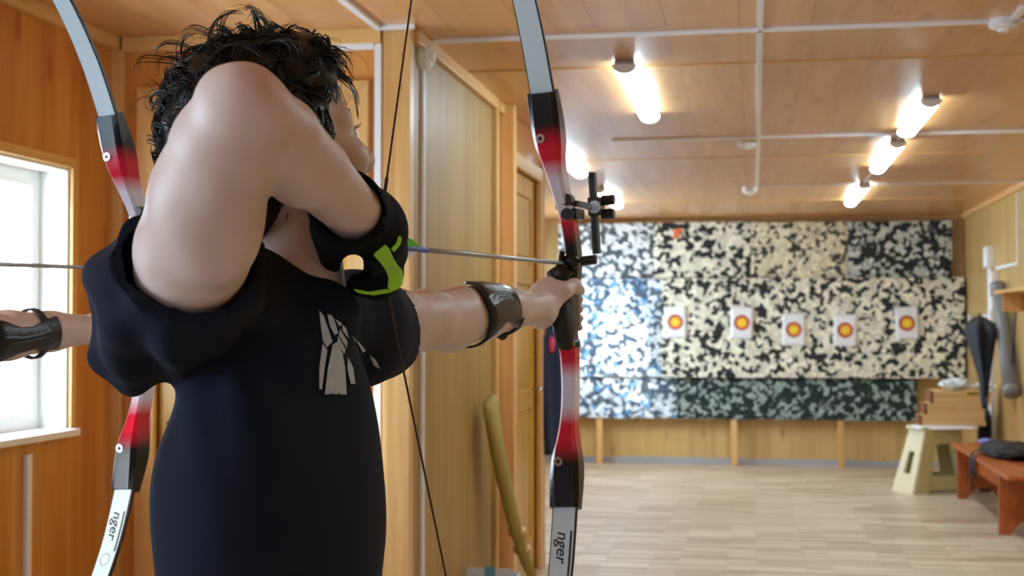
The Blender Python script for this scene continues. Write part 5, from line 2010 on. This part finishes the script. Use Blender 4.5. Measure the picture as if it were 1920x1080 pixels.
        bo = link('limb_bolt', to_mesh('limb_bolt', bm, False), M['steel'], root)
        bm = bmesh.new(); tube(bm, [(-0.008, yb - 0.0055, zb), (-0.008, yb - 0.0066, zb)], 0.0036, 6)
        link('bolt_socket', to_mesh('bolt_socket', bm), M['black'], bo)
        # tip groove nock
    # string at full draw
    k = limb_keys[-1]
    ylen = -np.linalg.norm(REST - NOCK)
    nck = (0.0, ylen, 0.0)
    bm = bmesh.new()
    for sgn in (1, -1):
        tip = Vector((0, -k[1] - 0.004, HMID + sgn * (k[0] - 0.012)))
        pts = [tip.lerp(Vector(nck), t) for t in np.linspace(0, 1, 30)]
        tube(bm, pts, 0.0014, 6)
        # servings and loose fibres
        tube(bm, [tip.lerp(Vector(nck), t) for t in (0.0, 0.12)], 0.0021, 8)
        tube(bm, [tip.lerp(Vector(nck), t) for t in (0.88, 1.0)], 0.0022, 8)
        rr = random.Random(5 + sgn)
        for j in range(16):
            p = tip.lerp(Vector(nck), rr.uniform(0.15, 0.85))
            q = Vector((rr.uniform(-1, 1), rr.uniform(-1, 1), rr.uniform(-1, 1))) * 0.006
            tube(bm, [p, p + q * 0.6 + Vector((0, 0, 0.002)), p + q], 0.0003, 4)
    link('bowstring', to_mesh('bowstring', bm, True), M['string'], root)
    # plunger
    bm = bmesh.new(); tube(bm, [(-0.004, 0.0, 0.0), (0.03, 0.0, 0.002)], 0.0042, 12)
    pl = link('plunger', to_mesh('plunger', bm, True), M['steel'], root)
    bm = bmesh.new(); tube(bm, [(0.027, 0.0, 0.002), (0.029, 0.0, 0.002), (0.052, 0.0, 0.003), (0.054, 0.0, 0.003)], [0.0065, 0.008, 0.008, 0.0065], 14)
    link('plunger_barrel', to_mesh('plunger_barrel', bm, False), M['black'], pl)
    bm = bmesh.new(); tube(bm, [(0.012, -0.014, 0.002), (0.012, 0.014, 0.002)], 0.013, 16)
    link('window_pad', to_mesh('window_pad', bm, True), M['black'], root)
    # sight
    sg_ = link('sight', None, None, root)
    def sbox(nm, lo, hi, m, bv=0.002):
        return box_obj(nm, lo, hi, m, sg_, bv)
    sbox('mount_block', (0.008, -0.016, 0.072), (0.030, 0.030, 0.090), M['black'])
    sbox('extension', (0.018, 0.0, 0.094), (0.028, 0.13, 0.104), M['black'])
    sbox('sight_bar', (0.020, 0.10, 0.018), (0.032, 0.116, 0.160), M['black'])
    sbox('slider', (0.018, 0.094, 0.084), (0.042, 0.122, 0.116), M['black'])
    for (x, y, z, r, a) in ((0.016, -0.020, 0.104, 0.010, 'y'), (0.016, -0.020, 0.080, 0.010, 'y'), (0.052, 0.108, 0.110, 0.009, 'x'), (0.050, 0.108, 0.086, 0.009, 'x')):
        bm = bmesh.new()
        v = Vector((0.011, 0, 0)) if a == 'x' else Vector((0, 0.011, 0))
        tube(bm, [Vector((x, y, z)) - v, Vector((x, y, z)) + v], r, 12)
        link('knob', to_mesh('knob', bm), M['black'], sg_)
    bm = bmesh.new(); tube(bm, [(0.033, 0.085, 0.098), (0.033, 0.094, 0.098)], 0.011, 16)
    link('ring_nut', to_mesh('ring_nut', bm), M['steel'], sg_)
    bm = bmesh.new(); tube(bm, [(0.0025, -0.022, 0.094), (0.0025, -0.027, 0.094)], [0.0085, 0.0075], 6)
    link('hex_nut', to_mesh('hex_nut', bm), M['steel'], sg_)
    # yellow maker's strip under the grip
    bm = bmesh.new(); tube(bm, [(0.004, -0.004, -0.128), (0.004, -0.004, -0.141)], (0.0145, 0.022), 16, ref=(1, 0, 0))
    st_ = link('clamp_band', to_mesh('clamp_band', bm, True), M['black'], root)
    bm = bmesh.new()
    for i in range(4):
        bbox(bm, (0.001 + i * 0.0042, -0.0275, -0.138), (0.004 + i * 0.0042, -0.0255, -0.131))
    link('yellow_marks', to_mesh('yellow_marks', bm), M['yellow'], st_)
    return root


def bow_matrix(rest, fwd, cant, scale=1.0):
    y = Vector(fwd).normalized()
    z0 = Vector((0, 0, 1)); z0 = (z0 - y * z0.dot(y)).normalized()
    x0 = y.cross(z0)
    z = z0 * math.cos(cant) - x0 * math.sin(cant)
    x = y.cross(z)
    m = Matrix((x, y, z)).transposed().to_4x4()
    return Matrix.Translation(Vector(rest)) @ m @ Matrix.Scale(scale, 4)


bow = make_bow()
bow.matrix_world = bow_matrix(REST, ARR, math.radians(3.0))
tag(bow, 'red, black and white recurve bow held by the foreground archer', 'bow', 'drawn recurve bows')


def copy_tree(o, parent=None):
    c = o.copy(); C.objects.link(c)
    if parent is not None:
        c.parent = parent
    for ch in o.children:
        copy_tree(ch, c)
    return c


def make_arrow(ln=0.80):
    root = empty('arrow')
    tube_obj('shaft', [(0, 0.012, 0), (0, ln, 0)], 0.0033, M['shaft'], root, 12)
    tube_obj('point', [(0, ln, 0), (0, ln + 0.012, 0), (0, ln + 0.03, 0)], [0.0034, 0.0034, 0.0006], M['steel'], root, 12)
    tube_obj('nock', [(0, -0.004, 0), (0, 0.014, 0)], [0.0028, 0.0036], M['nock_blue'], root, 10)
    tube_obj('wrap', [(0, 0.016, 0), (0, 0.150, 0)], 0.0037, M['nock_blue'], root, 12)
    for i, a in enumerate((0.75, 2.85, 4.9)):
        d = Vector((math.cos(a), 0, math.sin(a)))
        bm = bmesh.new()
        n = Vector((0, 1, 0)).cross(d) * 0.0004
        pl = [(0.045, 0.003), (0.048, 0.014), (0.060, 0.017), (0.09, 0.0125), (0.118, 0.003)]
        prism(bm, pl, lambda u, v, q: Vector((0, u, 0)) + d * v + n * q, -1, 1)
        link('vane', to_mesh('vane', bm), M['vane_white'] if i == 2 else M['vane_green'], root)
    return root


arrow = make_arrow()
def arrow_matrix(nock, fwd):
    y = Vector(fwd).normalized(); z0 = Vector((0, 0, 1)); z = (z0 - y * z0.dot(y)).normalized(); x = y.cross(z)
    return Matrix.Translation(Vector(nock)) @ Matrix((x, y, z)).transposed().to_4x4()
arrow.matrix_world = arrow_matrix(NOCK, ARR)
tag(arrow, 'grey arrow with green and white vanes on the foreground bow', 'arrow', 'nocked arrows')

# ------------------------------------------------------------------ second archer, farther to the left by the window
REST2 = P(268, 505, 2.52)
DZ2_ = math.radians(-5)
def rotz(v, a):
    return np.array([v[0] * math.cos(a) - v[1] * math.sin(a), v[0] * math.sin(a) + v[1] * math.cos(a), v[2]])
S2 = 0.985
base2 = REST2 - rotz(REST - BASE, DZ2_) * S2
dz = base2[2]
base2[2] = 0.0
s2z = (REST2[2] - 0.035) / (REST - BASE)[2]
archer2 = make_person(base2, DZ2_, 'second archer at left, only the bow arm with its guard showing before the window', True, S2)
archer2.scale = (S2, S2, s2z)
bow2 = copy_tree(bow)
ARR2 = rotz(ARR, DZ2_)
bow2.matrix_world = bow_matrix(REST2, ARR2, math.radians(3.0), S2)
tag(bow2, 'red, black and white recurve bow at left, partly hidden by the foreground archer', 'bow', 'drawn recurve bows')
arrow2 = copy_tree(arrow)
arrow2.matrix_world = arrow_matrix(REST2 - ARR2 * np.linalg.norm(REST - NOCK) * S2, ARR2)
tag(arrow2, 'grey arrow crossing the window, on the bow at left', 'arrow', 'nocked arrows')
